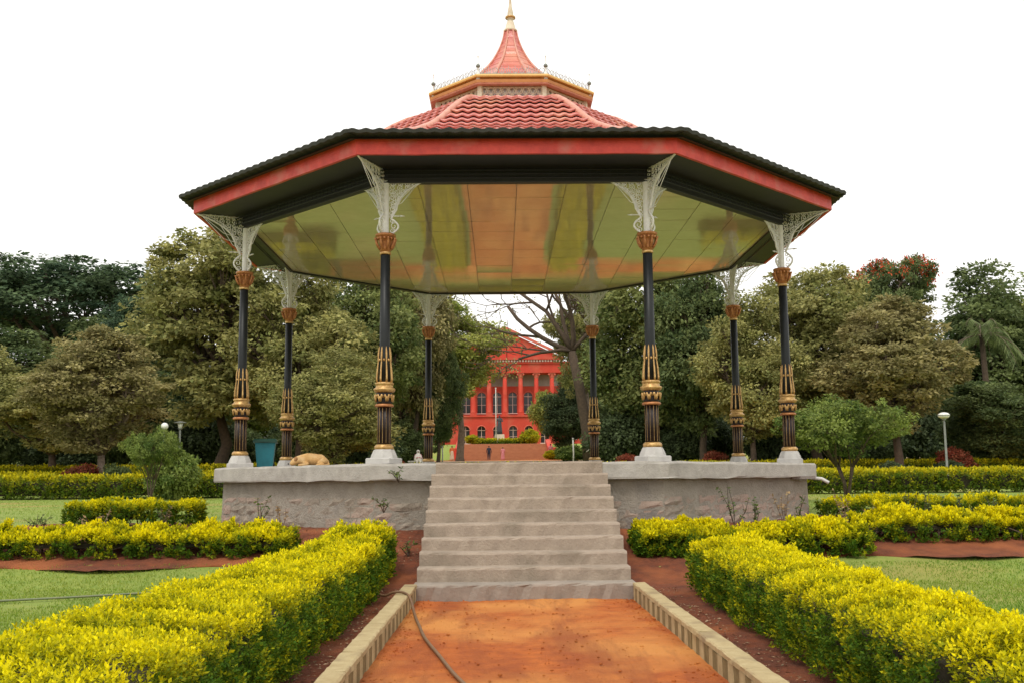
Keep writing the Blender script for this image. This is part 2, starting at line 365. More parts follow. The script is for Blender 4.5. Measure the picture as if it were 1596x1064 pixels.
# stairs
RUN, R1, RS = .379, .2062, .1909
FY = -RP*APO
core = MB()
pf = [(FY+.25, -.1), (FY-9*RUN+.06, -.1)]
for i in range(9):
    H = R1+i*RS-.05; y = FY-(9-i)*RUN+.06
    pf += [(y, H), (y+RUN, H)]
pf.append((FY+.25, pf[-1][1]))
n = len(pf); hwid = PW/2-.025
core.add([(-hwid, y, z) for y, z in pf]+[(hwid, y, z) for y, z in pf], [tuple(range(n)), tuple(range(2*n-1, n-1, -1))]+[(i, n+i, n+(i+1) % n, (i+1) % n) for i in range(n)])
stairs = core.build('staircase', 'concrete', BS)
for i in range(10):
    H = R1+i*RS if i < 9 else HP+.012; y0 = FY-(9-i)*RUN if i < 9 else FY-.034
    z0 = H-(RS if i else .28)-.03; dep = RUN+.09 if i < 9 else .3
    w2 = PW/2+.004*(9-i)+(0.02 if i == 0 else 0); ns = 30; vs = []
    big = i == 0
    if i == 9: w2 -= .05
    cs = [(y0+.004, z0), (y0, H-.035), (y0+.012, H-.010), (y0+.04, H), (y0+dep, H+.002)]
    for k in range(ns+1):
        x = -w2+2*w2*k/ns; wn = .007*math.sin(x*1.3+i*2)+.004*math.sin(x*4.1+i)
        ch = random.random() < .10
        for q, (yy, zz) in enumerate(cs):
            j = .012 if big else .004
            vs.append((x, yy+(random.gauss(0, j) if q < 3 else 0)+(.016 if ch and q in (1, 2) else 0), zz+(wn*.6 if q > 0 else 0)+(random.gauss(0, .003) if 0 < q < 4 else 0)-(.012 if ch and q in (2,) else 0)))
    m5 = len(cs)
    fs = [(k*m5+q, (k+1)*m5+q, (k+1)*m5+q+1, k*m5+q+1) for k in range(ns) for q in range(m5-1)]
    b = len(vs); vs += [(-w2, y0+dep, z0), (w2, y0+dep, z0)]
    fs += [tuple(list(range(m5-1, -1, -1))+[b]), tuple(list(range(ns*m5, ns*m5+m5))+[b+1])]
    MB().add(vs, fs).build('step', 'concrete' if i == 0 else 'steptop', stairs)
# columns
def column_meshes():
    d = {}
    mb = MB()
    mb.cbox(-.235, .235, -.235, .235, 0, .10, .015).lathe([(.24, .10), (.225, .15), (.185, .235), (.17, .25)], 8, a0=R_(22.5))
    d['pedestal'] = mb.mesh('pedestal')
    mb = MB(); mb.lathe([(.155, .25), (.17, .27), (.17, .305), (.145, .33), (.13, .34)], 24); d['base_ring'] = mb.mesh('base_ring', True)
    fl = lambda a, z: 1-.10*(.5+.5*math.cos(12*a))
    mb = MB(); mb.lathe([(.124, .33), (.124, 1.0)], 72, rf=fl); d['fluted_drum'] = mb.mesh('fluted_drum', True)
    mb = MB()
    for k in range(12):
        a = 2*math.pi*(k+.5)/12; q = .1215
        mb.tube([(q*math.sin(a), -q*math.cos(a), .36), (q*math.sin(a), -q*math.cos(a), .985)], .0038, 4)
    d['gilt_fillet'] = mb.mesh('gilt_fillet')
    mb = MB(); mb.lathe([(.14, .995), (.165, 1.0), (.17, 1.025), (.155, 1.045), (.14, 1.05)], 24); d['lower_moulding'] = mb.mesh('lower_moulding', True)
    mb = MB(); mb.lathe([(.135, 1.045), (.140, 1.06), (.140, 1.245), (.135, 1.26)], 24); d['frieze_drum'] = mb.mesh('frieze_drum', True)
    mb = MB()
    for k in range(8):                                     # raised leaf scrolls round the drum
        a0 = 2*math.pi*k/8
        for sgn in (-1, 1):
            pts = []
            for j in range(8):
                t = j/7; a = a0+sgn*(.08+.26*t); z = 1.09+.12*math.sin(t*2.6); q = .155+.012*math.sin(t*3.1)
                pts.append((q*math.sin(a), -q*math.cos(a), z))
            mb.tube(pts, [.014, .017, .018, .018, .016, .014, .011, .007], 5)
        mb.ball((.158*math.sin(a0), -.158*math.cos(a0), 1.15), .022, 6, 1.6, 5)
    d['leaf_scroll'] = mb.mesh('leaf_scroll', True)
    mb = MB(); mb.lathe([(.14, 1.25), (.175, 1.262), (.195, 1.30), (.195, 1.32), (.158, 1.34), (.152, 1.385), (.168, 1.40), (.168, 1.42), (.13, 1.44)], 28); d['upper_moulding'] = mb.mesh('upper_moulding', True)
    mb = MB()
    for k in range(8):                                     # tall gilt buds that clasp the shaft
        a = 2*math.pi*k/8; pr = [(.135, 1.43, .020), (.142, 1.5, .018), (.130, 1.66, .016), (.113, 1.80, .012), (.114, 1.88, .017), (.108, 1.96, .018), (.101, 2.03, .011), (.098, 2.07, .004)]
        mb.tube([(q*math.sin(a), -q*math.cos(a), z) for q, z, _ in pr], [r for _, _, r in pr], 6)
        a += math.pi/8
        mb.ball((.108*math.sin(a), -.108*math.cos(a), 1.83), .022, 6, 1.2, 5)
    d['gilt_bud'] = mb.mesh('gilt_bud', True)
    mb = MB(); mb.lathe([(.115, 1.43), (.100, 1.9), (.092, 2.1), (.086, 3.76)], 24); d['shaft'] = mb.mesh('column', True)
    mb = MB(); mb.lathe([(.095, 3.735), (.105, 3.745), (.105, 3.775), (.092, 3.79)], 24); d['neck_ring'] = mb.mesh('neck_ring', True)
    mb = MB(); mb.lathe([(.095, 3.78), (.10, 3.86), (.125, 3.98), (.165, 4.06), (.185, 4.075), (.185, 4.105), (.17, 4.115)], 24)
    for k in range(8):
        a = 2*math.pi*k/8
        pts = []
        for j in range(9):
            t = j/8; q = .105+.075*t+.025*math.sin(t*3.1); z = 3.83+.23*t
            if t > .8: q += .012; z -= .02*(t-.8)*5
            pts.append((q*math.sin(a), -q*math.cos(a), z))
        mb.tube(pts, [.016, .022, .026, .026, .024, .022, .022, .024, .016], 6)
        a += math.pi/8; mb.ball((.165*math.sin(a), -.165*math.cos(a), 4.02), .028, 7, 1, 5)
    d['capital'] = mb.mesh('capital', True)
    mb = MB(); mb.lathe([(.075, 4.10), (.062, 4.16), (.062, 5.05), (.085, 5.10)], 16)
    d['upper_shaft'] = mb.mesh('upper_shaft', True)
    return d
def bracket_mesh(reach, top):
    """flat openwork bracket in the plane u (outwards), z"""
    mb = MB(); z0 = 4.115
    T = lambda pts, r=.011: mb.tube([(u, 0, z) for u, z in pts], r, 5)
    def edge(t):                                           # outer rim: small vase, then a sweep up to the eave
        z = z0+(top-z0)*t
        u = .10+.13*math.sin(min(t/.30, 1)*math.pi)*(t < .30)
        if t >= .30: s = (t-.30)/.70; u = .10+.09*min(1, s*4)+(reach-.19)*(s**3.2)
        return u, z
    T([edge(i/40) for i in range(41)], .020)
    T([edge(.30+i*.7/30) if i < 0 else (edge(.3+i*.7/30)[0]*.86-.0, edge(.3+i*.7/30)[1]) for i in range(31)], .008)
    T([(.06, z0+.35*(top-z0)), (edge(.36)[0]+.14, z0+.35*(top-z0))], .012)           # bar with a pointed tip
    mb.tube([(edge(.36)[0]+.13, 0, z0+.35*(top-z0)), (edge(.36)[0]+.22, 0, z0+.35*(top-z0))], [.02, .002], 6)
    T([(.05, top-.012), (reach, top-.012)], .013)
    def spiral(cx, cz, r, turns, a0, sgn=1, w=.009):
        N = int(14*turns)+4
        T([(cx+r*(1-.8*i/N)*math.cos(a0+sgn*2*math.pi*turns*i/N), cz+r*(1-.8*i/N)*math.sin(a0+sgn*2*math.pi*turns*i/N)) for i in range(N+1)], w)
    for t in (.06, .16, .25):
        u, z = edge(t); spiral((u+.05)/2+.01, z, max(.028, (u-.06)*.42), 1.2, 0)
    nlev = 9
    for i in range(nlev):
        t = .41+.56*i/(nlev-1); u, z = edge(t); wd = u-.06
        nn_ = max(1, int(round(wd/.125)))
        for k in range(nn_):
            r = min(.056, wd/nn_*.52); c = .06+(k+.5)*wd/nn_
            spiral(c, z, r, 1.3, (k % 2)*math.pi+i, 1 if (k+i) % 2 else -1, .0095)
        if i % 2 == 0:
            N = 2*nn_+2
            T([(.06+wd*j/N, z+.03*(1 if j % 2 else -1)) for j in range(N+1)], .006)
    for k in range(5):                                     # fanning stems
        e = .42+.14*k; u, z = edge(min(e+.3, 1)); T([(.055, z0+(.30+.1*k)*(top-z0)), (u*.45, z0+(.30+.1*k)*(top-z0)+.10), (u*.93, z)], .007)
    return mb.mesh('bracket', True)
CM = column_meshes(); BEAM = bracket_mesh(.64, 5.08); RAD = bracket_mesh(1.02, 5.30)
for me, mm in (('pedestal', 'pedestal'), ('base_ring', 'gold'), ('fluted_drum', 'maroon_iron'), ('gilt_fillet', 'gold'), ('lower_moulding', 'copper_gold'), ('frieze_drum', 'maroon_iron'), ('leaf_scroll', 'gold'), ('upper_moulding', 'gold'), ('gilt_bud', 'gold'), ('shaft', 'black_iron'), ('neck_ring', 'gold'), ('capital', 'copper_gold'), ('upper_shaft', 'white_iron')): CM[me].materials.append(M[mm])
BEAM.materials.append(M['white_iron']); RAD.materials.append(M['white_iron'])
RC = 6.2
for k in K8:
    c = link('column', CM['shaft'], None, BS, oct_pt(RC, k, HP+.004)); c.rotation_euler.z = R_(k)
    for nme, me in CM.items():
        if nme != 'shaft': link(nme, me, None, c)
    for ang, me in ((-90, RAD), (-90+112.5, BEAM), (-90-112.5, BEAM)):
        b = link('bracket', me, None, c); b.rotation_euler.z = R_(ang)
# beam, frieze grille, ceiling, soffit, fascia
HC = 7.03
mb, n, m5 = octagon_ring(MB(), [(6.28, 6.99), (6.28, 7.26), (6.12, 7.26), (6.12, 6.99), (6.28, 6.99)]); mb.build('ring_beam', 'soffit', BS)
for k in range(8):
    a = Vector(oct_pt(6.42, K8[k], 0)); b = Vector(oct_pt(6.42, K8[(k+1) % 8], 0)); mb = MB()
    for z in (7.04, 7.11, 7.18): mb.tube([a+Vector((0, 0, z)), b+Vector((0, 0, z))], .013, 5)
    for i in range(41):
        p = a.lerp(b, i/40); mb.tube([p+Vector((0, 0, 7.04)), p+Vector((0, 0, 7.18))], .007, 4)
    mb.build('frieze_grille', 'black_iron', BS)
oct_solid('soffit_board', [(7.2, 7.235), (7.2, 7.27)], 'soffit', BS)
ceil = MB(); mb, n, m5 = octagon_ring(ceil, [(6.13, 7.06), (6.13, 7.12)]); mb.f += [tuple(range(n-1, -1, -1)), tuple(n+i for i in range(n))]
ceiling = ceil.build('ceiling', 'joint', BS)
octo = [oct_pt(6.115, k, 0)[:2] for k in K8]
PS = .915
for ix in range(-7, 7):
    for iy in range(-7, 7):
        x0, y0 = ix*PS+.02, iy*PS
        g = .006; poly = [(x0+g, y0+g), (x0+PS-g, y0+g), (x0+PS-g, y0+PS-g), (x0+g, y0+PS-g)]
        for i in range(8): poly = clip_poly(poly, octo[i], octo[(i+1) % 8]) if poly else poly
        if len(poly) < 3 or abs(sum(poly[i][0]*poly[(i+1) % len(poly)][1]-poly[(i+1) % len(poly)][0]*poly[i][1] for i in range(len(poly)))) < .02: continue
        tx, ty = random.gauss(0, .0030), random.gauss(0, .0030); cx_, cy_ = x0+PS/2, y0+PS/2
        zf = lambda p: HC+(p[0]-cx_)*tx+(p[1]-cy_)*ty
        n = len(poly); mb = MB()
        mb.add([(p[0], p[1], zf(p)) for p in poly]+[(p[0], p[1], 7.055) for p in poly], [tuple(range(n-1, -1, -1)), tuple(range(n, 2*n))]+[(i, (i+1) % n, n+(i+1) % n, n+i) for i in range(n)])
        mb.build('ceiling_panel', 'panel', ceiling)
for k in range(8):
    mb = MB(); vs = []; N = 16
    for ro, ri in ((7.285, 7.215),):
        for i in range(N+1):
            t = i/N
            po = Vector(oct_pt(ro, K8[k], 0)).lerp(Vector(oct_pt(ro, K8[k]+45, 0)), t); pi_ = Vector(oct_pt(ri, K8[k], 0)).lerp(Vector(oct_pt(ri, K8[k]+45, 0)), t)
            j = random.gauss(0, .003)
            for p, z in ((po, 7.225+j), (po, 7.53), (pi_, 7.53), (pi_, 7.225+j)): vs.append(p+Vector((0, 0, z)))
    fs = [(i*4+q, (i+1)*4+q, (i+1)*4+(q+1) % 4, i*4+(q+1) % 4) for i in range(N) for q in range(4)]+[(3, 2, 1, 0), (N*4, N*4+1, N*4+2, N*4+3)]
    mb.add(vs, fs).build('fascia_board', 'red_paint', BS)
# roof: profile of the hips, (circumradius, height)
PROF = [(7.50, 7.50), (7.0, 7.64), (6.3, 7.86), (5.6, 8.12), (5.0, 8.35), (4.4, 8.64), (3.9, 8.95), (3.4, 9.32), (2.95, 9.63), (2.6, 9.83), (2.3, 9.95), (2.0, 10.0), (1.6, 10.01)]
pr = np.array(PROF); seg = np.concatenate([[0], np.cumsum(np.hypot(np.diff(pr[:, 0]*APO), np.diff(pr[:, 1])))])
def prof_at(s): return float(np.interp(s, seg, pr[:, 0])), float(np.interp(s, seg, pr[:, 1]))
deck = MB(); mb, n, m5 = octagon_ring(deck, [(r-.03, z-.05) for r, z in PROF]); mb.f.append(tuple((m5-1)*n+i for i in range(n)))
roof = deck.build('roof', 'roof_dark', BS)
TP, TS = .235, .315
cnt = 0; rest = MB(); tilemesh = {}
def tile_verts(L, half_lo, half_hi, xc, eave=False):
    """pressed tile: an s-wave across, a lip at its foot; clamped to the hips"""
    vs = []; NX = 6
    for j, (y, zz) in enumerate(((-.045, .014), (-.05, .052), (L*.5, .018), (L-.02, -.02)) if not eave else ((.09, -.01), (.09, .02), (L*.5, .014), (L-.02, -.02))):
        for i in range(NX+1):
            x = -TP/2+TP*i/NX; wv = .030*(.5+.5*math.cos(2*math.pi*i/NX)) if j else .030*(.5+.5*math.cos(2*math.pi*i/NX))-.0
            t = y/L; hw = half_lo+(half_hi-half_lo)*t; X = max(-hw, min(hw, xc+x))-xc
            vs.append((X, y-(.03*math.cos(2*math.pi*i/NX+math.pi) if j < 2 else 0)*.6, zz+wv))
    fs = [(j*(NX+1)+i, j*(NX+1)+i+1, (j+1)*(NX+1)+i+1, (j+1)*(NX+1)+i) for j in range(3) for i in range(NX)]
    return vs, fs
nrow = int(seg[-2]/TS)
for k in range(8):
    ang = K8[k]+22.5; a = R_(ang); ev = Vector((math.sin(a), -math.cos(a), 0)); xv = Vector((math.cos(a), math.sin(a), 0))
    for row in range(nrow+1):
        s0, s1 = row*TS, min((row+1)*TS, seg[-2]+.1)
        (r0, z0), (r1, z1) = prof_at(s0), prof_at(s1)
        P0 = ev*r0*APO+Vector((0, 0, z0)); P1 = ev*r1*APO+Vector((0, 0, z1)); yv = (P1-P0); L = yv.length
        if L < .05: continue
        yv /= L; zv = xv.cross(yv); h0, h1 = r0*math.sin(R_(22.5)), r1*math.sin(R_(22.5))
        nc = int(h0/TP)+1
        for c in range(-nc, nc+1):
            xc = c*TP
            if abs(xc)-TP/2 > h0-.03: continue
            vs, fs = tile_verts(L, h0, h1, xc, row == 0)
            inner = abs(xc)+TP/2 < h1-.01
            mtx = Matrix(((xv.x, yv.x, zv.x, 0), (xv.y, yv.y, zv.y, 0), (xv.z, yv.z, zv.z, 0), (0, 0, 0, 1)))
            org = P0+xv*xc
            if k in (0, 1, 7) and r0 < 4.45 and cnt < 300:
                key = ('t', round(L, 3)) if inner else None
                if key in tilemesh: me = tilemesh[key]
                else:
                    me = MB().add(vs, fs).mesh('roof_tile', True)
                    if key: tilemesh[key] = me
                o = link('roof_tile', me, 'roof_red', roof); o.matrix_local = Matrix.Translation(org) @ mtx; cnt += 1
            else:
                rest.add([org+mtx.to_3x3() @ Vector(v) for v in vs], fs)
tag(rest.build('roof_tile_field', 'roof_red', roof, True), kind='stuff')
for k in K8:                                               # hip caps
    mb = MB(); pts = [Vector(oct_pt(r, k, z+.03)) for r, z in PROF[1:-1]]
    mb.tube(pts, .075, 8); mb.build('hip_cap', 'roof_cap', roof, True)
for k in range(8):                                         # wavy strip coloured dark for the shaded edge of the lowest tile course
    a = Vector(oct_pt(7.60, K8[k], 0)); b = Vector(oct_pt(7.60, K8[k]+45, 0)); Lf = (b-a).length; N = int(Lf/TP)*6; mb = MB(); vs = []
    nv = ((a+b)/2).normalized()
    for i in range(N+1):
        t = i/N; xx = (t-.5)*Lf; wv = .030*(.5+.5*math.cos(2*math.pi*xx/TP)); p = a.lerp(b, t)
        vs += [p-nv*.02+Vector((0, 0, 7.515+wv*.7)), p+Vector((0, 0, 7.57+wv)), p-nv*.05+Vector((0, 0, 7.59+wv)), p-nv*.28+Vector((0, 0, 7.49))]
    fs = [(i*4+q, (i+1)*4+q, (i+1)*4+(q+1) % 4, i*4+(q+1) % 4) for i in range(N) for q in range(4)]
    mb.add(vs, fs).build('eave_shade_strip', 'roof_dark', roof)
# lantern
LN = MB(); mb, n, m5 = octagon_ring(LN, [(1.98, 10.40), (2.06, 10.42), (2.06, 10.49), (2.00, 10.50), (2.0, 10.60), (1.90, 10.62)])
mb.f.append(tuple((m5-1)*n+i for i in range(n))); mb.f.append(tuple(range(n-1, -1, -1)))
lantern = mb.build('lantern_cornice', 'gold_cornice', BS)
for nme, r_, z0, z1, mm in (('cornice_lip', 2.085, 10.545, 10.605, 'cornice_light'), ('cornice_foot', 2.045, 10.385, 10.425, 'roof_cap')):
    mb, n, m5 = octagon_ring(MB(), [(r_-.12, z0), (r_, z0), (r_+.012, (z0+z1)/2), (r_, z1), (r_-.12, z1)]); mb.build(nme, mm, lantern)
for k in range(8):
    p = oct_pt(1.86, K8[k], 0); mb = MB(); mb.box(-.05, .05, -.05, .05, 9.9, 10.40); o = mb.build('lantern_post', 'cream', lantern, loc=p); o.rotation_euler.z = R_(K8[k])
    a = Vector(oct_pt(1.84, K8[k], 0)); b = Vector(oct_pt(1.84, K8[k]+45, 0)); mb = MB(); N = 9
    P = lambda t, z: a.lerp(b, t)+Vector((0, 0, z))
    for z in (10.03, 10.38): mb.tube([P(0, z), P(1, z)], .014, 5)
    for i in range(N):
        for q in range(2):
            c = (i+.5)/N; zc = 10.12+q*.17; rr = .075
            mb.tube([P(c+rr/1.4*math.cos(u*math.pi/5), zc+rr*math.sin(u*math.pi/5)) for u in range(11)], .012, 4)
        mb.tube([P(i/N, 10.03), P((i+1)/N, 10.38)], .010, 4); mb.tube([P((i+1)/N, 10.03), P(i/N, 10.38)], .010, 4)
    mb.build('lantern_lattice', 'cream', lantern)
    e0, e1 = Vector(oct_pt(1.74, K8[k], 0)), Vector(oct_pt(1.74, K8[k]+45, 0)); mb = MB(); mb.add([e0+Vector((0, 0, 9.9)), e1+Vector((0, 0, 9.9)), e1+Vector((0, 0, 10.4)), e0+Vector((0, 0, 10.4)), e0*.97+Vector((0, 0, 9.9)), e1*.97+Vector((0, 0, 9.9)), e1*.97+Vector((0, 0, 10.4)), e0*.97+Vector((0, 0, 10.4))], [(0, 1, 2, 3), (7, 6, 5, 4), (3, 2, 6, 7), (0, 4, 5, 1)]); mb.build('lantern_panel', 'lilac_panel', lantern)
    a = Vector(oct_pt(1.97, K8[k], 0)); b = Vector(oct_pt(1.97, K8[k]+45, 0)); mb = MB()
    mb.tube([P(0, 10.66), P(1, 10.66)], .012, 4)
    for i in range(10):                                    # fleur cresting
        c = (i+.5)/10
        mb.tube([P(c, 10.60), P(c, 10.84)], [.012, .006], 4)
        for sg in (-1, 1): mb.tube([P(c, 10.64), P(c+sg*.03, 10.70), P(c+sg*.038, 10.75), P(c+sg*.018, 10.78)], .011, 4)
    mb.build('cresting', 'iron_grey', lantern)
    mb = MB(); mb.lathe([(.045, 10.5), (.05, 10.64), (.02, 10.68), (.016, 10.78), (.045, 10.82), (.045, 10.84), (.012, 10.88), (.008, 11.02), (.02, 11.05), (.003, 11.1)], 10); mb.build('corner_finial', 'white_iron', lantern, True, oct_pt(1.98, K8[k], 0)); mb = MB(); mb.ball((0, 0, 10.83), .05, 8); mb.build('finial_ball', 'post_grey', lantern, True, oct_pt(1.98, K8[k], 0))
# spire
SPR = [(1.86, 10.62), (1.45, 10.72), (1.15, 10.88), (.92, 11.08), (.74, 11.29), (.58, 11.46), (.45, 11.64), (.35, 11.82), (.27, 11.99), (.19, 12.22), (.145, 12.45)]
prs = []
for i in range(len(SPR)-1):
    (r0, z0), (r1, z1) = SPR[i], SPR[i+1]; prs += [(r0+.02, z0-.012), (r0+.022, z0+.006)]
    prs += [(r0+(r1-r0)*.5, (z0+z1)/2+.004)]
prs.append(SPR[-1])
mb, n, m5 = octagon_ring(MB(), prs, 4); mb.f.append(tuple((m5-1)*n+i for i in range(n)))
spire = mb.build('spire_roof', 'roof_red', BS)
for k in K8: mb = MB(); mb.tube([oct_pt(r+.012, k, z+.01) for r, z in SPR], [.05, .05, .047, .045, .04, .036, .03, .026, .022, .02, .018], 6); mb.build('hip_cap', 'roof_cap', spire, True)
mb = MB(); mb.lathe([(.165, 12.44), (.175, 12.47), (.13, 12.52), (.09, 12.68), (.06, 12.76), (.11, 12.79), (.12, 12.82), (.06, 12.86), (.075, 12.90), (.04, 13.1), (.022, 13.30), (.06, 13.35), (.075, 13.40), (.05, 13.45), (.012, 13.5), (.004, 13.7)], 16); mb.build('finial', 'cream', spire, True)
mb = MB(); mb.lathe([(.075, 12.775), (.125, 12.79), (.125, 12.83), (.075, 12.845)], 16); mb.build('finial_ring', 'gold', spire, True)
# drain spout at the broken slab corner
q = Vector(oct_pt(6.62, 67.5, 1.62)); mb = MB(); mb.tube([q, q+Vector((.18, -.10, -.02)), q+Vector((.30, -.16, -.10))], .035, 8); mb.build('drain_pipe', 'pvc', BS, True)
q = Vector(oct_pt(6.58, 64, 1.60)); mb = MB(); mb.box(q.x-.34, q.x+.14, q.y-.14, q.y+.1, 1.60, 1.66); mb.build('broken_edge', 'mortar', BS)
# ------------------------------------------------------------------ kerbs
def kerb(xa, xb, inner, label):
    K = empty('path_kerb', ((xa+xb)/2, 9, 0)); tag(K, label, 'kerb', None)
    y = 14.62; i = 0
    me = {}
    for mm in ('kerbcream', 'kerbolive'):
        w2 = (xb-xa)/2; b = MB(); b.cbox(-w2, w2, -.098, .098, -.1, .165, .008); me[mm] = b.mesh('kerb_block'); me[mm].materials.append(M[mm])
    while y > 4.2:
        o = link('kerb_block', me['kerbolive' if i % 2 else 'kerbcream'], None, K, (random.gauss(0, .003), y-.1-9, random.gauss(0, .003))); o.rotation_euler = (0, 0, random.gauss(0, .008))
        y -= .2; i += 1
    y = 14.64
    while y > 4.2:
        l = random.uniform(.75, 1.1); w2 = (xb-xa)/2+.006; b = MB(); vs = []
        N = 8
        for k in range(N+1):
            yy = y-l*k/N
            for (x, z) in ((-w2, .166), (-w2, .205), (-w2+.012, .218), (w2-.012, .218), (w2, .205), (w2, .166)):
                vs.append((x+random.gauss(0, .0025), yy-9-(.004 if k == 0 else 0)+(.004 if k == N else 0), z+random.gauss(0, .002) if z > .17 else z))
        fs = [(k*6+q, k*6+q+1, (k+1)*6+q+1, (k+1)*6+q) for k in range(N) for q in range(5)]+[(0, 1, 2, 3, 4, 5), tuple(N*6+q for q in (5, 4, 3, 2, 1, 0))]
        b.add(vs, fs).build('kerb_cap', 'kerbcream', K); y -= l
    return K
kerb(px0-.17, px0-.005, 1, 'cream striped kerb that a brown hose crosses beside the dirt path')
kerb(px1+.005, px1+.17, -1, 'cream striped kerb beside the dirt path with no hose over it')
# ------------------------------------------------------------------ hedges
def hedge(label, x0, x1, y0, y1, h, nshoot, leaf=.042, per=6, r=.22, bump=.085, m='duranta', group=None, ylw=1.0, seed=1, lod=None, gap=0.0, taper=None):
    rg = np.random.default_rng(seed); cx_, cy_ = (x0+x1)/2, (y0+y1)/2; g0 = G(cx_, cy_)
    E_ = empty('golden_hedge', (cx_, cy_, g0)); tag(E_, label, 'hedge', group)
    hx, hy = (x1-x0)/2, (y1-y0)/2; shell = .15; pts = []; nr = []; dp = []
    tot = 0
    while tot < nshoot:
        p = rg.uniform((-hx, -hy, .06), (hx, hy, h+.06), (nshoot*5, 3))
        q = np.abs(p-np.array([0, 0, 0])); q[:, 2] = p[:, 2]
        e = np.stack([np.abs(p[:, 0])-(hx-r), np.abs(p[:, 1])-(hy-r), p[:, 2]-(h-r)], 1)
        ep = np.maximum(e, 0); sdf = np.linalg.norm(ep, axis=1)+np.minimum(e.max(1), 0)-r
        wp = p+np.array([cx_, cy_, 0]); bmp = bump*(.8*wob(wp, 1.5, seed)+.8*wob(wp, 3.7, seed+3)+.6*wob(wp, 8.3, seed+6))-.4*bump
        sd = sdf-bmp
        nv = nrm(np.where(ep > 0, np.sign(np.stack([p[:, 0], p[:, 1], p[:, 2]], 1))*ep, 0)+1e-6)
        j = e.argmax(1); flat = (ep.sum(1) <= 0); nv[flat] = 0; nv[np.where(flat)[0], j[flat]] = np.sign(p[np.where(flat)[0], j[flat]])
        ok = (sd < 0) & (sd > -shell*rg.random(len(p))**1.3)
        ok &= ~((wob(wp, 5.5, seed+9) > .38) & (nv[:, 2] < .5)); ok &= ~((wob(wp, 6.7, seed+12) > .54) & (sd > -.07))                     # holes in the sides
        if lod is not None: ok &= rg.random(len(p)) < np.clip(lod/(np.maximum(wp[:, 1], 1.0)), .25, 1)
        if gap: ok &= wob(wp, 2.2, seed+5) < 1-gap
        p, nv, sd = p[ok], nv[ok], sd[ok]; pts.append(p); nr.append(nv); dp.append(sd); tot += len(p)
    p = np.concatenate(pts)[:nshoot]; nv = np.concatenate(nr)[:nshoot]; sd = np.concatenate(dp)[:nshoot]; N = len(p)
    gz = np.interp(p[:, 1]+cy_, GX, GZ)-g0
    d = nrm(nv*.7+np.array([0, 0, .75])+rg.normal(0, .45, (N, 3)))
    top = np.clip(nv[:, 2], 0, 1); hh = p[:, 2]/h
    wp = p+np.array([cx_, cy_, 0])
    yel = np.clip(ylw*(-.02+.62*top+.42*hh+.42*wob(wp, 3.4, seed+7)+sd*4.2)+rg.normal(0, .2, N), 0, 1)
    C = []; D = []; NN = []; TT = []; LL = []
    far = np.clip((wp[:, 1])/11, .85, 1.9) if lod is not None else np.ones(N)
    a0 = rg.uniform(0, 6.28, N)
    o1 = nrm(np.cross(d, rg.normal(0, 1, (N, 3)))); o2 = np.cross(d, o1)
    for i in range(per):
        a = a0+i*2.4; rad = o1*np.cos(a)[:, None]+o2*np.sin(a)[:, None]; t = i/(per-1)
        base = p+d*((t-.5)*leaf*1.5*far)[:, None]
        ld = nrm(rad*(1.15-.75*t)+d*(.35+.7*t)+np.array([0, 0, -.1])); nl = nrm(d-ld*(d*ld).sum(1)[:, None]+rg.normal(0, .25, (N, 3)))
        C.append(base); D.append(ld); NN.append(nl); LL.append(leaf*far*rg.uniform(.7, 1.25, N))
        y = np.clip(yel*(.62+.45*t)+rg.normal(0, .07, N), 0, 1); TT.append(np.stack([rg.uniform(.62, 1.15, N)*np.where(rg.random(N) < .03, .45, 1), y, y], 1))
    C = np.concatenate(C); C[:, 2] += np.tile(gz, per)
    L = np.concatenate(LL)
    def tx(x, y):
        if taper is None: return x
        t = (y+hy)/(2*hy); c0, w0, c1, w1 = taper; return c0+(c1-c0)*t-cx_+x*(w0+(w1-w0)*t)/(2*hx)
    C[:, 0] = tx(C[:, 0], C[:, 1])
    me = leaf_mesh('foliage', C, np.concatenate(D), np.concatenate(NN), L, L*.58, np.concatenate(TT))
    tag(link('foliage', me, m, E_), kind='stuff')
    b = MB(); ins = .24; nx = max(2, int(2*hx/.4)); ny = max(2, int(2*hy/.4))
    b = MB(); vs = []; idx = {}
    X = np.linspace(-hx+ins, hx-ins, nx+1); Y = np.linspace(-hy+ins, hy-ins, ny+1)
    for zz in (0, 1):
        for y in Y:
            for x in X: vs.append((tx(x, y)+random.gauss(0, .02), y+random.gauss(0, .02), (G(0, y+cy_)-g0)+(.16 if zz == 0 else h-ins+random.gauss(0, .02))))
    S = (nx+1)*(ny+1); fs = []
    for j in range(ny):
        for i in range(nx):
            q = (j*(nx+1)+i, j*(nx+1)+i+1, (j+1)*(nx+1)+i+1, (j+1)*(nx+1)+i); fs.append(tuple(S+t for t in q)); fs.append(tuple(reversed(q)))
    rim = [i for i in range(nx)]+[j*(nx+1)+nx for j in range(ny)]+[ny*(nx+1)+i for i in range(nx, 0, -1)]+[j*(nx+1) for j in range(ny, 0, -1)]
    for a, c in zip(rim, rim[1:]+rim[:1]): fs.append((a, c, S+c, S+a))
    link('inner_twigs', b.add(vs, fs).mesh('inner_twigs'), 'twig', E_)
    st = MB(); ns = int(max(4, min(60, hx*hy*30)))
    for i in range(ns):
        x, y = random.uniform(-hx+.12, hx-.12), random.uniform(-hy+.12, hy-.12); z = G(0, y+cy_)-g0; x = tx(x, y)
        st.tube([(x, y, z-.02), (x+random.gauss(0, .04), y+random.gauss(0, .04), z+.15), (x+random.gauss(0, .06), y+random.gauss(0, .06), z+h*.5)], [.014, .011, .008], 5)
    tag(link('stem', st.mesh('stem'), 'bark', E_), kind='stuff')
    return E_
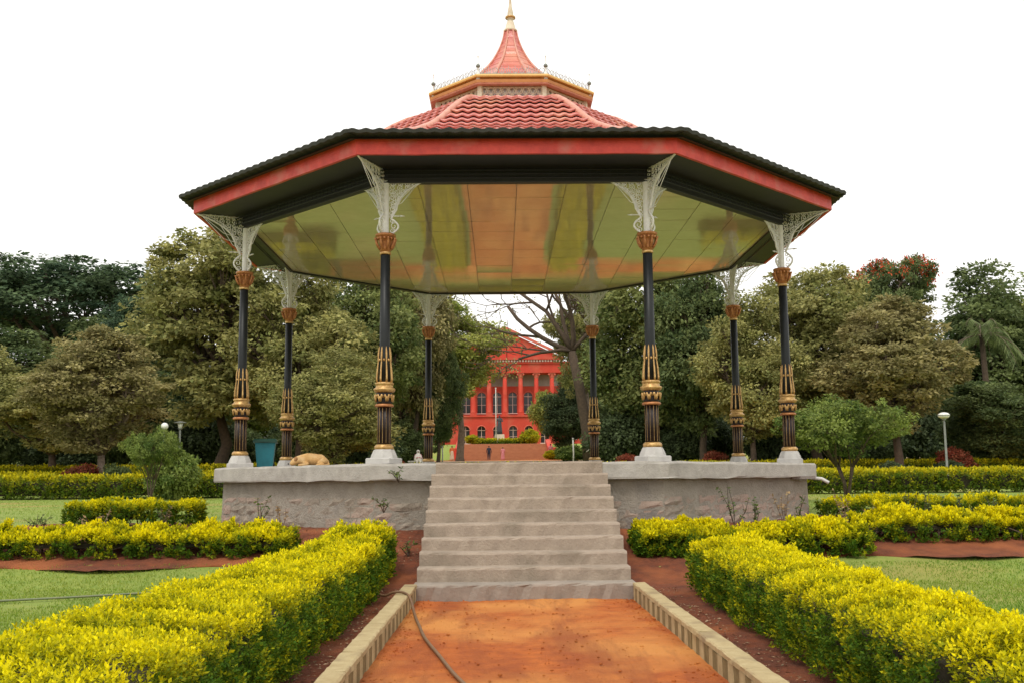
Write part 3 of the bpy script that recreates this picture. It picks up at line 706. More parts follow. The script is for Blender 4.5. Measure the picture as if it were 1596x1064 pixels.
hedge('tall golden hedge along the hosed side of the dirt path', -2.8, -1.54, 2.6, 16.0, .72, 46000, leaf=.032, per=5, lod=7.5, seed=3, taper=(-2.38, 1.68, -2.05, 1.02))
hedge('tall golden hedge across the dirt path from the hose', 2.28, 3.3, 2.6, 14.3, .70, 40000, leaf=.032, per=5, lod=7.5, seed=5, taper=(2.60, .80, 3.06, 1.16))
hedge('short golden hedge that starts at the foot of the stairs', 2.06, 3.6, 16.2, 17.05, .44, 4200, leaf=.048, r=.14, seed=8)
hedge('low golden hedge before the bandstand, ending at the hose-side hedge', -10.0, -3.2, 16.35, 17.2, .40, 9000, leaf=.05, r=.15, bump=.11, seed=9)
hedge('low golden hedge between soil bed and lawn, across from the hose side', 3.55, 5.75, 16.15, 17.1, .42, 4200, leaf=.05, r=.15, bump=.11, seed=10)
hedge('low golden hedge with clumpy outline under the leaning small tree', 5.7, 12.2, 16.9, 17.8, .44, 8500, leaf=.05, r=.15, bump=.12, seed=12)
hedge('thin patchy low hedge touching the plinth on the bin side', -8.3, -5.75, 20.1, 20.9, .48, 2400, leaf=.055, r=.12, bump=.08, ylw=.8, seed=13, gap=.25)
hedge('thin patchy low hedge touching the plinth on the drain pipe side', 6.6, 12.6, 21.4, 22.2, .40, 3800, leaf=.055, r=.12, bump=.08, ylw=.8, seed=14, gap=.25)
for lab, x0, x1, y0, h, sd in (('long clipped hedge across the lawn on the bin side', -34, -7.5, 46.2, .95, 21), ('long clipped hedge across the lawn on the drain pipe side', 9, 34, 44.6, .95, 22),
        ('second clipped hedge behind the long one on the bin side', -36, -8.5, 50.4, .85, 23), ('second clipped hedge behind the long one on the drain pipe side', 10, 37, 55.8, .85, 24), ('third clipped hedge up the slope on the bin side', -38, -9, 57.5, .8, 25)):
    hedge(lab, x0, x1, y0, y0+1.3, h, 6500, leaf=.13, per=5, r=.2, bump=.06, m='duranta_far', seed=sd)
hedge('golden hedge flanking the path behind the bandstand, statue pole side', -3.3, -1.6, 32.5, 51.2, .8, 5000, leaf=.13, per=5, m='duranta_far', seed=31)
hedge('golden hedge flanking the path behind the bandstand, bare tree side', 2.5, 3.9, 32.5, 51.2, .8, 5000, leaf=.13, per=5, m='duranta_far', seed=32)
hedge('wide golden hedge beyond the cross path behind the bandstand', -12, 12, 56.2, 58.2, .7, 5000, leaf=.15, per=5, m='duranta_far', seed=33)
hedge('narrow hedge on the terrace above the orange steps', -3.2, 4.4, 129.8, 130.8, .6, 1200, leaf=.2, per=4, m='duranta_far', seed=34, ylw=.75)
# ------------------------------------------------------------------ grass, litter, weeds
def grass(name, x0, x1, y0, y1, n, h, seed, keep=None):
    rg = np.random.default_rng(seed); p = np.stack([rg.uniform(x0, x1, n), rg.uniform(y0, y1, n), np.zeros(n)], 1)
    if keep is not None: p = p[keep(p)]
    n = len(p); p = p[wob(p, 1.1, seed) < .45+.5*rg.random(n)]; n = len(p)
    p[:, 2] = np.interp(p[:, 1], GX, GZ)-.004
    d = nrm(np.stack([rg.normal(0, .45, n), rg.normal(0, .45, n), np.ones(n)], 1)); nv = nrm(rg.normal(0, 1, (n, 3)))
    y = np.clip(.35+.35*wob(p, .7, seed+2)+rg.normal(0, .2, n), 0, 1)
    me = leaf_mesh(name, p, d, nv, h*rg.uniform(.6, 1.3, n), .010+.0*y, np.stack([rg.uniform(.7, 1.2, n), y, y], 1))
    o = link(name, me, 'grass_blade'); o['kind'] = 'stuff'; return o
tag(grass('lawn_grass', -10.5, -2.95, 7.0, 16.2, 70000, .038, 41), 'short grass of the lawn between the hose-side hedges', 'grass')
tag(grass('lawn_grass', 3.6, 10.5, 7.0, 16.0, 65000, .038, 42), 'short grass of the lawn beside the unhosed hedge', 'grass')
tag(grass('lawn_grass', -26, -6.2, 22.6, 45.8, 25000, .06, 43), 'bright lawn in front of the long clipped hedge, bin side', 'grass')
tag(grass('lawn_grass', 7.2, 26, 22.9, 44, 25000, .06, 44), 'bright lawn in front of the long clipped hedge, drain pipe side', 'grass')
def litter(name, boxes, n, seed, label):
    rg = np.random.default_rng(seed); P_ = []
    for (x0, x1, y0, y1) in boxes: P_.append(np.stack([rg.uniform(x0, x1, n), rg.uniform(y0, y1, n), np.zeros(n)], 1))
    p = np.concatenate(P_); p[:, 2] = np.interp(p[:, 1], GX, GZ)+.032; m_ = len(p)
    d = nrm(np.stack([rg.normal(0, 1, m_), rg.normal(0, 1, m_), rg.normal(0, .15, m_)], 1)); nv = nrm(np.stack([rg.normal(0, .3, m_), rg.normal(0, .3, m_), np.ones(m_)], 1))
    me = leaf_mesh(name, p, d, nv, rg.uniform(.02, .055, m_), rg.uniform(.012, .03, m_), np.stack([rg.uniform(.4, 1.1, m_), rg.random(m_), rg.random(m_)], 1))
    o = link(name, me, 'litter'); tag(o, label, 'leaf litter', None, 'stuff')
litter('leaf_litter', [(-1.6, px0-.18, 6, 14.6), (px1+.18, 2.35, 6, 14.6), (-2.4, -1.2, 16, 18), (-8, -3, 17.3, 20), (3, 9, 17.5, 20)], 350, 51, 'dry fallen leaves scattered over the red soil beds')
def pebbles():
    rg = np.random.default_rng(5); mb = MB()
    for i in range(900):
        x, y = rg.uniform(px0+.02, px1-.02), rg.uniform(7.5, 14.6)
        if rg.random() < .4: x = px0+.02+abs(rg.normal(0, .12)) if rg.random() < .5 else px1-.02-abs(rg.normal(0, .12))
        r = abs(rg.normal(0, .007))+.004; mb.ball((x, y, .004), r, 5, .6, 3)
    tag(mb.build('gravel', 'dirt'), 'loose crumbs of orange earth on the dirt path', 'gravel', None, 'stuff')
pebbles()
def weed(name, x, y, h, n, label, m='leaf_weed', spread=.5, group=None, leaf=.07, z=None, cat='weed'):
    z = G(x, y)+.02 if z is None else z; E_ = empty(name, (x, y, z)); tag(E_, label, cat, group); st = MB(); c = []; d = []
    for i in range(n):
        tip = Vector((random.gauss(0, spread*h*.6), random.gauss(0, spread*h*.6), h*random.uniform(.6, 1.1))); mid = tip*.5+Vector((random.gauss(0, .03), random.gauss(0, .03), .02))
        st.tube([(0, 0, -.02), mid, tip], [.008, .006, .003], 5)
        for k in range(int(9*h/.4)+4):
            t = random.uniform(.25, 1); p = (mid*2*t if t < .5 else mid.lerp(tip, t*2-1)); c.append(p); d.append((random.gauss(0, 1), random.gauss(0, 1), random.gauss(.2, .4)))
    c = np.array(c, float); d = np.array(d, float); N = len(c); tt = np.stack([rng.uniform(.7, 1.15, N), rng.random(N), rng.random(N)], 1)
    tag(link('leaf', leaf_mesh('leaf', c, d, nrm(rng.normal(0, .5, (N, 3))+[0, 0, 1]), leaf*rng.uniform(.6, 1.2, N), leaf*.5, tt), m, E_), kind='stuff')
    link('stem', st.mesh('stem'), 'bark_pale' if m == 'leaf_dry' else 'bark', E_); return E_
random.seed(21)
weed('weed', -4.25, 18.55, .62, 5, 'tall leafy weed against the plinth below the sleeping dog'); weed('weed', -3.8, 18.4, .5, 3, 'half dry weed stalk standing beside the tall leafy weed', 'leaf_dry', .25)
weed('weed', -1.95, 17.72, .26, 5, 'small green tuft rooted in the plinth joint', spread=.9, z=1.12)
weed('weed', -1.72, 17.92, .2, 5, 'little creeper hanging from the slab edge near the stairs', spread=1.2, z=1.62)
weed('weed', -1.42, 16.5, .22, 5, 'low weed on bare red soil beside the stairs', spread=1.0); weed('weed', -6.1, 18.3, .2, 8, 'blue-green rosette weed on the red soil bed', spread=1.5, leaf=.12)
for i, (x, y, h, mm, lb) in enumerate(((4.05, 18.3, .75, 'leaf_weed', 'tallest leafy weed against the plinth on the drain pipe side'), (4.35, 18.1, .55, 'leaf_weed', 'shorter weed close beside the tallest one'), (5.0, 18.6, .6, 'leaf_dry', 'yellowing weed stalk midway along the plinth'), (5.2, 18.4, .5, 'leaf_weed', 'bushy weed next to the yellowing stalk'), (6.15, 18.8, .6, 'leaf_dry', 'dead pale stalk with curled leaves by the soil bed'), (6.7, 18.9, .4, 'leaf_dry', 'bent dead stalk beside the low clumpy hedge'))):
    weed('weed', x, y, h, 4, lb, mm, .3, 'weeds along the plinth')
for i in range(16):
    s = -1 if i % 2 else 1; x = s*random.uniform(5.5, 10.5)+.3; y = random.uniform(17.9, 20.6)
    if math.hypot(x-CX, y-CD) < 6.9: continue
    weed('garden_seedling', x, y, random.uniform(.25, .55), 4, 'thin leggy bedding plant in the red soil bed', random.choice(['leaf_weed', 'leaf_weed', 'leaf_dry']), .35, 'bedding plants in the soil around the plinth', cat='plant')
# ------------------------------------------------------------------ hoses
random.seed(4)
mb = MB(); pts = [(-1.75, 13.6, .35), (-1.5, 13.45, .20), (-1.34, 13.35, .245), (-1.22, 13.3, .247), (-1.12, 13.15, .20), (-1.03, 12.8, .03), (-.92, 12.0, .022), (-.78, 11.0, .022), (-.57, 9.9, .022), (-.40, 9.0, .022), (-.22, 8.2, .022), (-.05, 7.4, .022), (.02, 6.4, .022), (.3, 5, .022)]
def smooth_path(pts, k=6):
    P_ = [Vector(p) for p in pts]; o = []
    for i in range(len(P_)-1):
        a, b, c, d = P_[max(i-1, 0)], P_[i], P_[i+1], P_[min(i+2, len(P_)-1)]
        for j in range(k):
            t = j/k; o.append(.5*((2*b)+(c-a)*t+(2*a-5*b+4*c-d)*t*t+(3*b-a-3*c+d)*t**3))
    return o+[P_[-1]]
tag(mb.tube(smooth_path(pts), .017, 8).build('garden_hose', 'hose', None, True), 'brown garden hose draped over the kerb and down the dirt path', 'hose')
mb = MB(); pts = [(-11, 13.2, G(0, 13)+.03), (-8, 13.4, G(0, 13)+.05), (-6, 13.9, .15), (-4.6, 14.4, .17), (-3.6, 14.6, .18), (-2.7, 14.6, .3)]
tag(mb.tube(smooth_path(pts), .015, 7).build('garden_hose', 'hose_green', None, True), 'pale green hose lying on the lawn near the hedge', 'hose')
# ------------------------------------------------------------------ trees
def tree_proto(seed, lobes, clumps, per, leaf, cr, trunk_h, trunk_r, gapk=.35, flat=1.0, fine=0.4, bark='bark', up=.5, holes=.1, stems=1):
    """lobes: list of (x,y,z,rx,ry,rz) ellipsoids; returns meshes (trunk, crown)"""
    rg = np.random.default_rng(seed); random.seed(seed); L = np.array(lobes, float); P_ = []; No = []
    area = (L[:, 3]*L[:, 4]+L[:, 3]*L[:, 5]+L[:, 4]*L[:, 5]); prob = area/area.sum()
    tot = 0
    while tot < clumps:
        i = rg.choice(len(L), clumps*3, p=prob); n_ = nrm(rg.normal(0, 1, (clumps*3, 3))+[0, 0, .15]); rr = rg.uniform(.55, 1.04, (clumps*3, 1))**.6
        p = L[i, :3]+n_*L[i, 3:]*rr
        ins = np.zeros(len(p), bool)
        for l in L: ins |= (((p-l[:3])/(l[3:]*.72))**2).sum(1) < 1
        ok = ~ins & (wob(p, 1.2/np.mean(L[:, 3])*1.8, seed) < 1-gapk-.2*rg.random(len(p)))
        P_.append(p[ok]); No.append(n_[ok]); tot += ok.sum()
    p = np.concatenate(P_)[:clumps]; nv = np.concatenate(No)[:clumps]; n = len(p)
    fly = rg.random(n) < .16; p[fly] += nv[fly]*(rg.uniform(.15, .55, (fly.sum(), 1)))*cr*1.6
    crr = cr*rg.uniform(.6, 1.3, n)*np.where(fly, .55, 1); cb = rg.uniform(.72, 1.18, n); cg = np.clip(.5+.3*wob(p, .9, seed+4)+rg.normal(0, .22, n), 0, 1)
    off = rg.normal(0, 1, (n, per, 3)); off /= np.maximum(np.linalg.norm(off, axis=2, keepdims=True), 1e-6); off *= rg.uniform(.25, 1, (n, per, 1))**.55; off[:, :, 2] *= .62*flat
    c = (p[:, None]+off*crr[:, None, None]).reshape(-1, 3); N = len(c)
    d = nrm(off.reshape(-1, 3)+rg.normal(0, .5, (N, 3))+[0, 0, -.25]); nl = nrm(np.repeat(nv, per, 0)*.5+off.reshape(-1, 3)*.5+[0, 0, up]+rg.normal(0, .45, (N, 3)))
    tt = np.stack([np.repeat(cb, per)*rg.uniform(.75, 1.2, N), np.clip(np.repeat(cg, per)+rg.normal(0, .18, N), 0, 1), np.zeros(N)], 1)
    Ls = leaf*rg.uniform(.6, 1.3, N)
    crown = leaf_mesh('crown', c, d, nl, Ls, Ls*.55, tt)
    mb = MB(); tops = []
    for s in range(stems):
        a = 6.28*s/max(stems, 1)+.4; k = .0 if stems == 1 else .25*trunk_h
        tp = Vector((math.cos(a)*k+random.gauss(0, .05)*trunk_h*.5, math.sin(a)*k, trunk_h))
        md = Vector((tp.x*.35+random.gauss(0, .05)*trunk_h, tp.y*.35+random.gauss(0, .05)*trunk_h, trunk_h*.5))
        mb.tube([(0.03*math.cos(a), .03*math.sin(a), -.25), (tp.x*.08, tp.y*.08, trunk_h*.08), md, tp], [trunk_r*1.5, trunk_r, trunk_r*.82, trunk_r*.66], 9); tops.append(tp)
    for l in lobes:
        tp = min(tops, key=lambda q: (q-Vector(l[:3])).length); b = Vector(l[:3]); m1 = tp.lerp(b, .5)+Vector((random.gauss(0, .08), random.gauss(0, .08), .06))*(b-tp).length
        r0 = trunk_r*.55; mb.tube([tp-Vector((0, 0, trunk_r)), m1, b], [r0, r0*.6, r0*.3], 6)
        li = [q for q in p if (((q-np.array(l[:3]))/(np.array(l[3:])*1.1))**2).sum() < 1][:9]
        for q in li:
            q = Vector(q); s0 = m1.lerp(b, random.uniform(.2, 1)); mb.tube([s0, s0.lerp(q, .55)+Vector((0, 0, -.08)), q], [r0*.26, r0*.18, r0*.07], 5, False)
    return mb.mesh('trunk', True), crown, bark
def lobes_for(seed, n, hw, z0, z1, rl=(.35, .5), low=0.0, ry=.9, umb=False):
    """lobes filling an egg of half width hw between z0 and z1"""
    random.seed(seed); o = []; H = z1-z0
    for i in range(n):
        for _ in range(50):
            x, y, z = random.uniform(-1, 1), random.uniform(-1, 1), random.uniform(-1, 1)
            if .25 < x*x+y*y+z*z < .8: break
        r = random.uniform(*rl)
        wz = 1-.35*max(0, z) if not umb else 1
        o.append((x*hw*(1-r*.75)*1.15*wz, y*hw*ry*(1-r*.75)*1.15*wz, z0+H*.5+z*H*.5*(1-r*.55), hw*r, hw*r, max(hw*r*.8, H*.5*r*.75)))
    o.append((0, 0, z0+H*.48, hw*.5, hw*.5, H*.36))
    return o
PROTO = {}
def proto(k, *a, **kw): PROTO[k] = tree_proto(*a, **kw)
# prototypes, all with half width 3 and height 10 unless noted
proto('round_a', 101, lobes_for(1, 22, 3, 1.2, 10, (.2, .4)), 430, 95, .18, .55, 2.6, .20)
proto('round_b', 102, lobes_for(2, 24, 3, .9, 10, (.18, .38)), 440, 95, .17, .53, 2.2, .18, gapk=.42)
proto('round_c', 103, lobes_for(3, 22, 3, 1.6, 10, (.2, .4)), 430, 95, .18, .53, 2.4, .20, gapk=.38, flat=.8)
proto('dense_a', 104, lobes_for(4, 24, 3, .5, 10, (.18, .38)), 480, 90, .19, .58, 2.0, .22, gapk=.2)
proto('dense_b', 105, lobes_for(5, 22, 3, .6, 10, (.2, .4)), 480, 90, .18, .56, 2.0, .22, gapk=.25)
proto('spread', 106, lobes_for(6, 16, 3, 5.4, 10, (.28, .42), umb=True), 380, 90, .15, .48, 4.6, .16, gapk=.35, flat=.6)
proto('umbrella', 107, lobes_for(7, 14, 3, 6.6, 10, (.28, .42), umb=True), 300, 85, .17, .46, 6.0, .16, gapk=.55, flat=.7)
proto('small', 108, lobes_for(8, 17, 2, 1.75, 3.15, (.2, .33), umb=True), 330, 55, .10, .24, 1.15, .05, gapk=.62, fine=.2, stems=4)
proto('bush', 109, lobes_for(9, 9, 1, .15, 1.6, (.35, .5)), 170, 60, .12, .26, .35, .04, gapk=.2, stems=3)
proto('wisp', 110, lobes_for(10, 20, 3, 3.0, 10, (.16, .32)), 330, 80, .17, .46, 3.6, .17, gapk=.6)
def place_tree(kind, name, label, x, y, hw, top, m, bark='bark', group=None, cat='tree', rz=None, z=None, base_h=10, base_w=3, ry=None):
    z = G(x, y) if z is None else z; tr, cr, _ = PROTO[kind]
    E_ = empty(name, (x, y, z), random.uniform(0, 6.28) if rz is None else rz); E_.scale = (hw/base_w, (ry or hw)/base_w, (top-z)/base_h)
    tag(E_, label, cat, group)
    for nme, me, mm in (('trunk', tr, bark), ('crown', cr, m)):
        o = bpy.data.objects.new(nme, me); COL.objects.link(o); o.parent = E_
        if not me.materials: me.materials.append(None)
        o.material_slots[0].link = 'OBJECT'; o.material_slots[0].material = M[mm]
    return E_
random.seed(33)
PT = place_tree
PT('spread', 'tree', 'wide dark blue-green tree rising behind the small brownish tree', -39, 95, 11.5, 22.0, 'green_blue')
PT('dense_b', 'tree', 'dark green tree between the wide dark tree and the tall olive one', -27.5, 80, 4.6, 17.0, 'green_blue')
PT('round_a', 'tree', 'tallest olive tree, reaching up to the eave over the teal bin', -16.1, 60, 5.8, 16.9, 'olive')
PT('round_c', 'tree', 'small brownish tree with one bare trunk behind the clipped hedges', -18.9, 50, 3.5, 9.2, 'olive_brown', 'bark_pale')
PT('round_b', 'tree', 'olive tree seen between the teal bin and the sleeping dog', -11.0, 58, 4.5, 14.8, 'olive')
PT('dense_a', 'tree', 'mid green tree whose crown shows behind the front column by the dog', -9.2, 72, 4.3, 18.6, 'green_mid')
PT('round_b', 'tree', 'low yellowish olive tree just behind the sleeping dog', -8.2, 52, 3.1, 8.6, 'olive')
PT('round_a', 'tree', 'tall dark olive tree between the red building and the sleeping dog', -6.0, 78, 3.6, 20.0, 'olive_brown')
PT('dense_b', 'tree', 'slim dark tree overlapping the flagpole end of the red portico', -4.7, 80, 2.2, 13.2, 'green_dark')
PT('wisp', 'tree', 'light green airy tree hanging over the red pediment', -3.5, 92, 6.2, 18.2, 'green_light', 'bark_pale')
PT('wisp', 'tree', 'thin olive tree with pale trunk beside the bare branching tree', 6.6, 78, 3.1, 18.0, 'olive', 'bark_pale')
PT('dense_a', 'tree', 'squat dark tree at the portico end away from the flagpole', 5.8, 88, 2.5, 10.8, 'green_deep')
PT('bush', 'shrub', 'pale yellow-green shrub in front of the red portico', 4.4, 100, 1.5, 10.6, 'green_light', base_h=1.75, base_w=1, z=6.2, cat='shrub')
PT('dense_b', 'tree', 'mid green tree between the bare branching tree and a dark one', 10.2, 68, 5.0, 17.8, 'green_mid')
PT('dense_a', 'tree', 'dark green tree between the mid green tree and the rear olive', 12.4, 64, 3.6, 16.6, 'green_dark')
PT('round_b', 'tree', 'olive tree directly behind the rear column on the drain pipe side', 14.0, 58, 3.4, 12.6, 'olive')
PT('round_a', 'tree', 'large olive tree behind the leaning small tree', 18.9, 62, 4.9, 15.0, 'olive')
PT('round_c', 'tree', 'brownish olive tree between the leaning small tree and the globe lamp', 20.9, 55, 4.2, 11.3, 'olive_brown')
PT('dense_a', 'tree', 'tall dark tree rising behind the globe lamp', 33.2, 70, 5.4, 16.2, 'green_dark')
PT('dense_b', 'tree', 'dark green tree with palm fronds before it', 37, 72, 5.5, 15.5, 'green_mid')
E_ = PT('umbrella', 'flowering_tree', 'dome-crowned tree topped with red blossom above the olive trees', 36.4, 95, 4.3, 22.0, 'green_dark')
rg = np.random.default_rng(77); cm = PROTO['umbrella'][1]; cv = np.empty(len(cm.vertices)*3, np.float32); cm.vertices.foreach_get('co', cv); cv = cv.reshape(-1, 3)
rr2 = np.hypot(cv[:, 0], cv[:, 1]); outer = (cv[:, 2] > 9.5-.16*rr2**2) | ((rr2 > 2.2) & (cv[:, 2] < 7.3) & (rg.random(len(cv)) < .12)); bp = cv[outer]; bp = bp[rg.choice(len(bp), 420)]; nb = len(bp)
cpt = np.repeat(bp, 6, 0)+rg.normal(0, .09, (nb*6, 3)); N = len(cpt)
link('blossom', leaf_mesh('blossom', cpt, rg.normal(0, 1, (N, 3)), rg.normal(0, 1, (N, 3)), .15, .09, np.stack([rg.uniform(.7, 1.2, N), rg.random(N), rg.random(N)], 1)), 'blossom', E_)
PT('small', 'small_tree', 'small leaning tree with twisted dark stems on the lawn', 11.0, 33.5, 2.25, 4.1, 'leaf_shrub', group=None, base_h=3.2, base_w=2)
PT('small', 'small_tree', 'small light green tree on the lawn before the clipped hedges, bin side', -11.35, 34.5, 1.0, 3.35, 'leaf_shrub', base_h=3.2, base_w=2)
PT('bush', 'shrub', 'rounded bright green shrub beside the two lamp posts', -13.6, 44.2, 1.05, 3.3, 'leaf_shrub', base_h=1.75, base_w=1, cat='shrub')
# rear belt of the wood
GRP = 'dark trees of the rear belt'; LB = 'dark tree in the solid rear belt of the wood'
random.seed(90)
for i, x in enumerate(np.linspace(-72, 76, 24)):
    if -9 < x < 11: continue
    y = random.uniform(100, 114); PT(random.choice(['dense_a', 'dense_b']), 'tree', LB, float(x)+random.uniform(-1, 1), y, random.uniform(5, 6.2), random.uniform(13.5, 16.5), random.choice(['green_dark', 'green_deep', 'green_mid']), group=GRP)
for (x, y, hw, top, mm, kd) in ((-50, 70, 6, 17, 'green_dark', 'dense_a'), (-33, 62, 4.5, 12.5, 'olive', 'round_b'), (44, 66, 5, 13, 'olive', 'round_a'), (-24, 66, 3.6, 11, 'green_dark', 'dense_a'), (26.2, 70, 3.6, 12.5, 'green_dark', 'dense_b'), (15.8, 78, 4, 15.4, 'green_blue', 'dense_b'), (-13.5, 82, 4.5, 17.5, 'green_dark', 'dense_a'), (-8.6, 96, 3.2, 13, 'green_dark', 'dense_b'), (9.8, 98, 3.4, 15, 'green_dark', 'dense_a'), (27.2, 57, 3.2, 7.4, 'green_dark', 'dense_b'), (-24.5, 58, 4, 8.5, 'olive', 'round_c'), (-32, 84, 6, 15, 'green_dark', 'dense_a'), (-45, 84, 7, 15.5, 'green_dark', 'dense_b'), (-35.5, 74, 5.5, 13.5, 'green_dark', 'dense_b')):
    PT(kd, 'tree', {'green_dark': 'dark green tree filling a gap in the middle wood', 'olive': 'olive tree at the open edge of the lawn, away from the bandstand', 'green_blue': 'blue-green tree glimpsed between the olive crowns'}[mm], x, y, hw, top, mm, group='filler trees of the middle wood')
# dark undergrowth below the crowns
random.seed(14)
xs = list(np.linspace(-44, -6.4, 22))+list(np.linspace(7.6, 46, 22))
for i, x in enumerate(xs):
    y = random.uniform(64, 76); g = G(x, y)
    PT('bush', 'undergrowth_shrub', 'dark undergrowth shrub in the shade beneath the trees', float(x), y, random.uniform(1.5, 2.2), g+random.uniform(2.4, 4.4), random.choice(['green_deep', 'green_deep', 'green_dark']), base_h=1.75, base_w=1, group='dark undergrowth shrubs beneath the trees', cat='shrub')
# garden shrubs
for (x, y, hw, top, mm, lb) in ((-17.9, 46.6+2.4, .75, 2.75, 'green_dark', 'clipped round green shrub beside the reddish shrub'), (-19.3, 49, .9, 2.75, 'leaf_red', 'reddish-leaved shrub next to the clipped round shrub'), (7.6, 62, .9, 3.3, 'leaf_red', 'red-leaved shrub behind the front column on the drain pipe side'), (12.7, 62, .8, 3.45, 'leaf_red', 'orange-red shrub beside the column nearest the drain pipe'), (-6.6, 62, .9, 3.2, 'leaf_red', 'low reddish shrub just past the tail of the sleeping dog'), (24.3, 56, 1.0, 3.4, 'leaf_red', 'red flowering shrub behind the globe lamp'), (22.6, 53, .9, 2.6, 'green_deep', 'dark box-cut shrub at the foot of the globe lamp'), (-6.9, 75, 1.2, 4.0, 'leaf_shrub', 'green shrub beside the seated figure'), (5.6, 84, 1.2, 4.6, 'leaf_shrub', 'green shrub between the two white posts'), (7.2, 84, 1.0, 4.3, 'leaf_weed', 'pale green shrub beside the taller white post'), (4.9, 98, .9, 4.6, 'duranta_far', 'round yellow shrub by the person in the pink-red dress'), (17.6, 47.5, .9, 2.5, 'green_deep', 'dark low shrub behind the leaning small tree'), (-3.3, 129, 1.0, 7.5, 'duranta_far', 'smaller yellow ball shrub on the flagpole side of the statue'), (3.6, 129, 1.3, 8.2, 'duranta_far', 'larger yellow ball shrub on the terrace before the red building'), (-10.2, 50, .8, 2.7, 'leaf_weed', 'light green shrub between the bin and the rear column')):
    PT('bush', 'shrub', lb, x, y, hw, top, mm, base_h=1.75, base_w=1, cat='shrub')
# the bare spreading tree
def bare_tree():
    random.seed(61); E_ = empty('bare_tree', (6.3, 73, G(0, 73))); tag(E_, 'nearly bare tree with dark twisting branches against the sky', 'tree'); mb = MB(); tips = []
    def grow(p, d, L, r, lev):
        pts = [p]; rr = [r]; q = p.copy(); dd = d.copy(); n = 5
        for i in range(n):
            dd = (dd+Vector((random.gauss(0, .22), random.gauss(0, .22), random.gauss(.02, .14)))).normalized(); q = q+dd*L/n; pts.append(q.copy()); rr.append(max(r*(1-.42*(i+1)/n), .022))
            if lev < 4 and i >= 1 and random.random() < (.85 if lev else .0):
                sd = (dd+Vector((random.gauss(0, .7), random.gauss(0, .6), random.gauss(.1, .4)))).normalized(); grow(q.copy(), sd, L*random.uniform(.5, .72), rr[-1]*.62, lev+1)
        mb.tube(pts, rr, 7 if lev < 2 else 5)
        if lev >= 3: tips.append(q)
    t = [Vector((0, 0, -.3)), Vector((-.25, 0, 2.5)), Vector((-.7, 0, 5.4)), Vector((-1.2, .1, 8.0))]
    mb.tube(t, [.55, .40, .36, .30], 10)
    for d, L, r in (((-.95, .1, .45), 5.8, .20), ((-.55, -.3, .85), 5.6, .19), ((.15, .3, 1), 5.2, .2), ((-.9, -.2, .12), 4.6, .14), ((.7, 0, .75), 4.6, .16), ((-.75, .3, .7), 6.2, .17)): grow(t[-1].copy(), Vector(d).normalized(), L, r, 1)
    link('trunk', mb.mesh('trunk', True), 'bark', E_)
    c = np.repeat(np.array([tuple(q) for q in tips if random.random() < .35]), 14, 0); N = len(c); c = c+rng.normal(0, .28, (N, 3))
    link('crown', leaf_mesh('crown', c, rng.normal(0, 1, (N, 3)), rng.normal(0, .5, (N, 3))+[0, 0, 1], .2, .1, np.stack([rng.uniform(.7, 1.1, N), rng.random(N), rng.random(N)], 1)), 'olive', E_)
bare_tree()
def palm():
    random.seed(71); E_ = empty('palm_tree', (29.0, 62, G(0, 62))); tag(E_, 'palm with long drooping fronds before the dark trees', 'palm'); mb = MB(); H = 8.0
    mb.tube([(0, 0, -.2), (.1, 0, H*.5), (0, 0, H)], [.24, .18, .15], 10); link('trunk', mb.mesh('trunk', True), 'bark', E_)
    for k in range(16):
        a = k*2.4; el = random.uniform(.1, 1.1); L = random.uniform(3.0, 3.8); st = []; c = []; d = []
        for i in range(15):
            t = i/14; ho = L*t*math.cos(el)*(1-.25*t); v = L*t*math.sin(el)-2.3*t*t*1.2; st.append(Vector((math.cos(a)*ho, math.sin(a)*ho, H+v)))
        for i in range(1, 14):
            tv = (st[i+1]-st[i-1]).normalized(); sd = tv.cross(Vector((0, 0, 1))).normalized()
            for q in range(2):
                for s in (-1, 1): c.append(st[i].lerp(st[i+1], q*.5)); d.append(sd*s*.8+tv*.5+Vector((0, 0, -.7)))
        c = np.array([tuple(x) for x in c]); d = np.array([tuple(x) for x in d]); N = len(c)
        fr = link('frond', leaf_mesh('frond', c, d, np.tile([0., 0, 1], (N, 1))+rng.normal(0, .2, (N, 3)), .85, .06, np.stack([rng.uniform(.7, 1.1, N), rng.uniform(.2, .9, N), np.zeros(N)], 1)), 'green_dark', E_)
        mb = MB(); mb.tube(st, [.03*(1-.8*i/14) for i in range(15)], 5); link('midrib', mb.mesh('midrib'), 'bark_pale', fr)
palm()
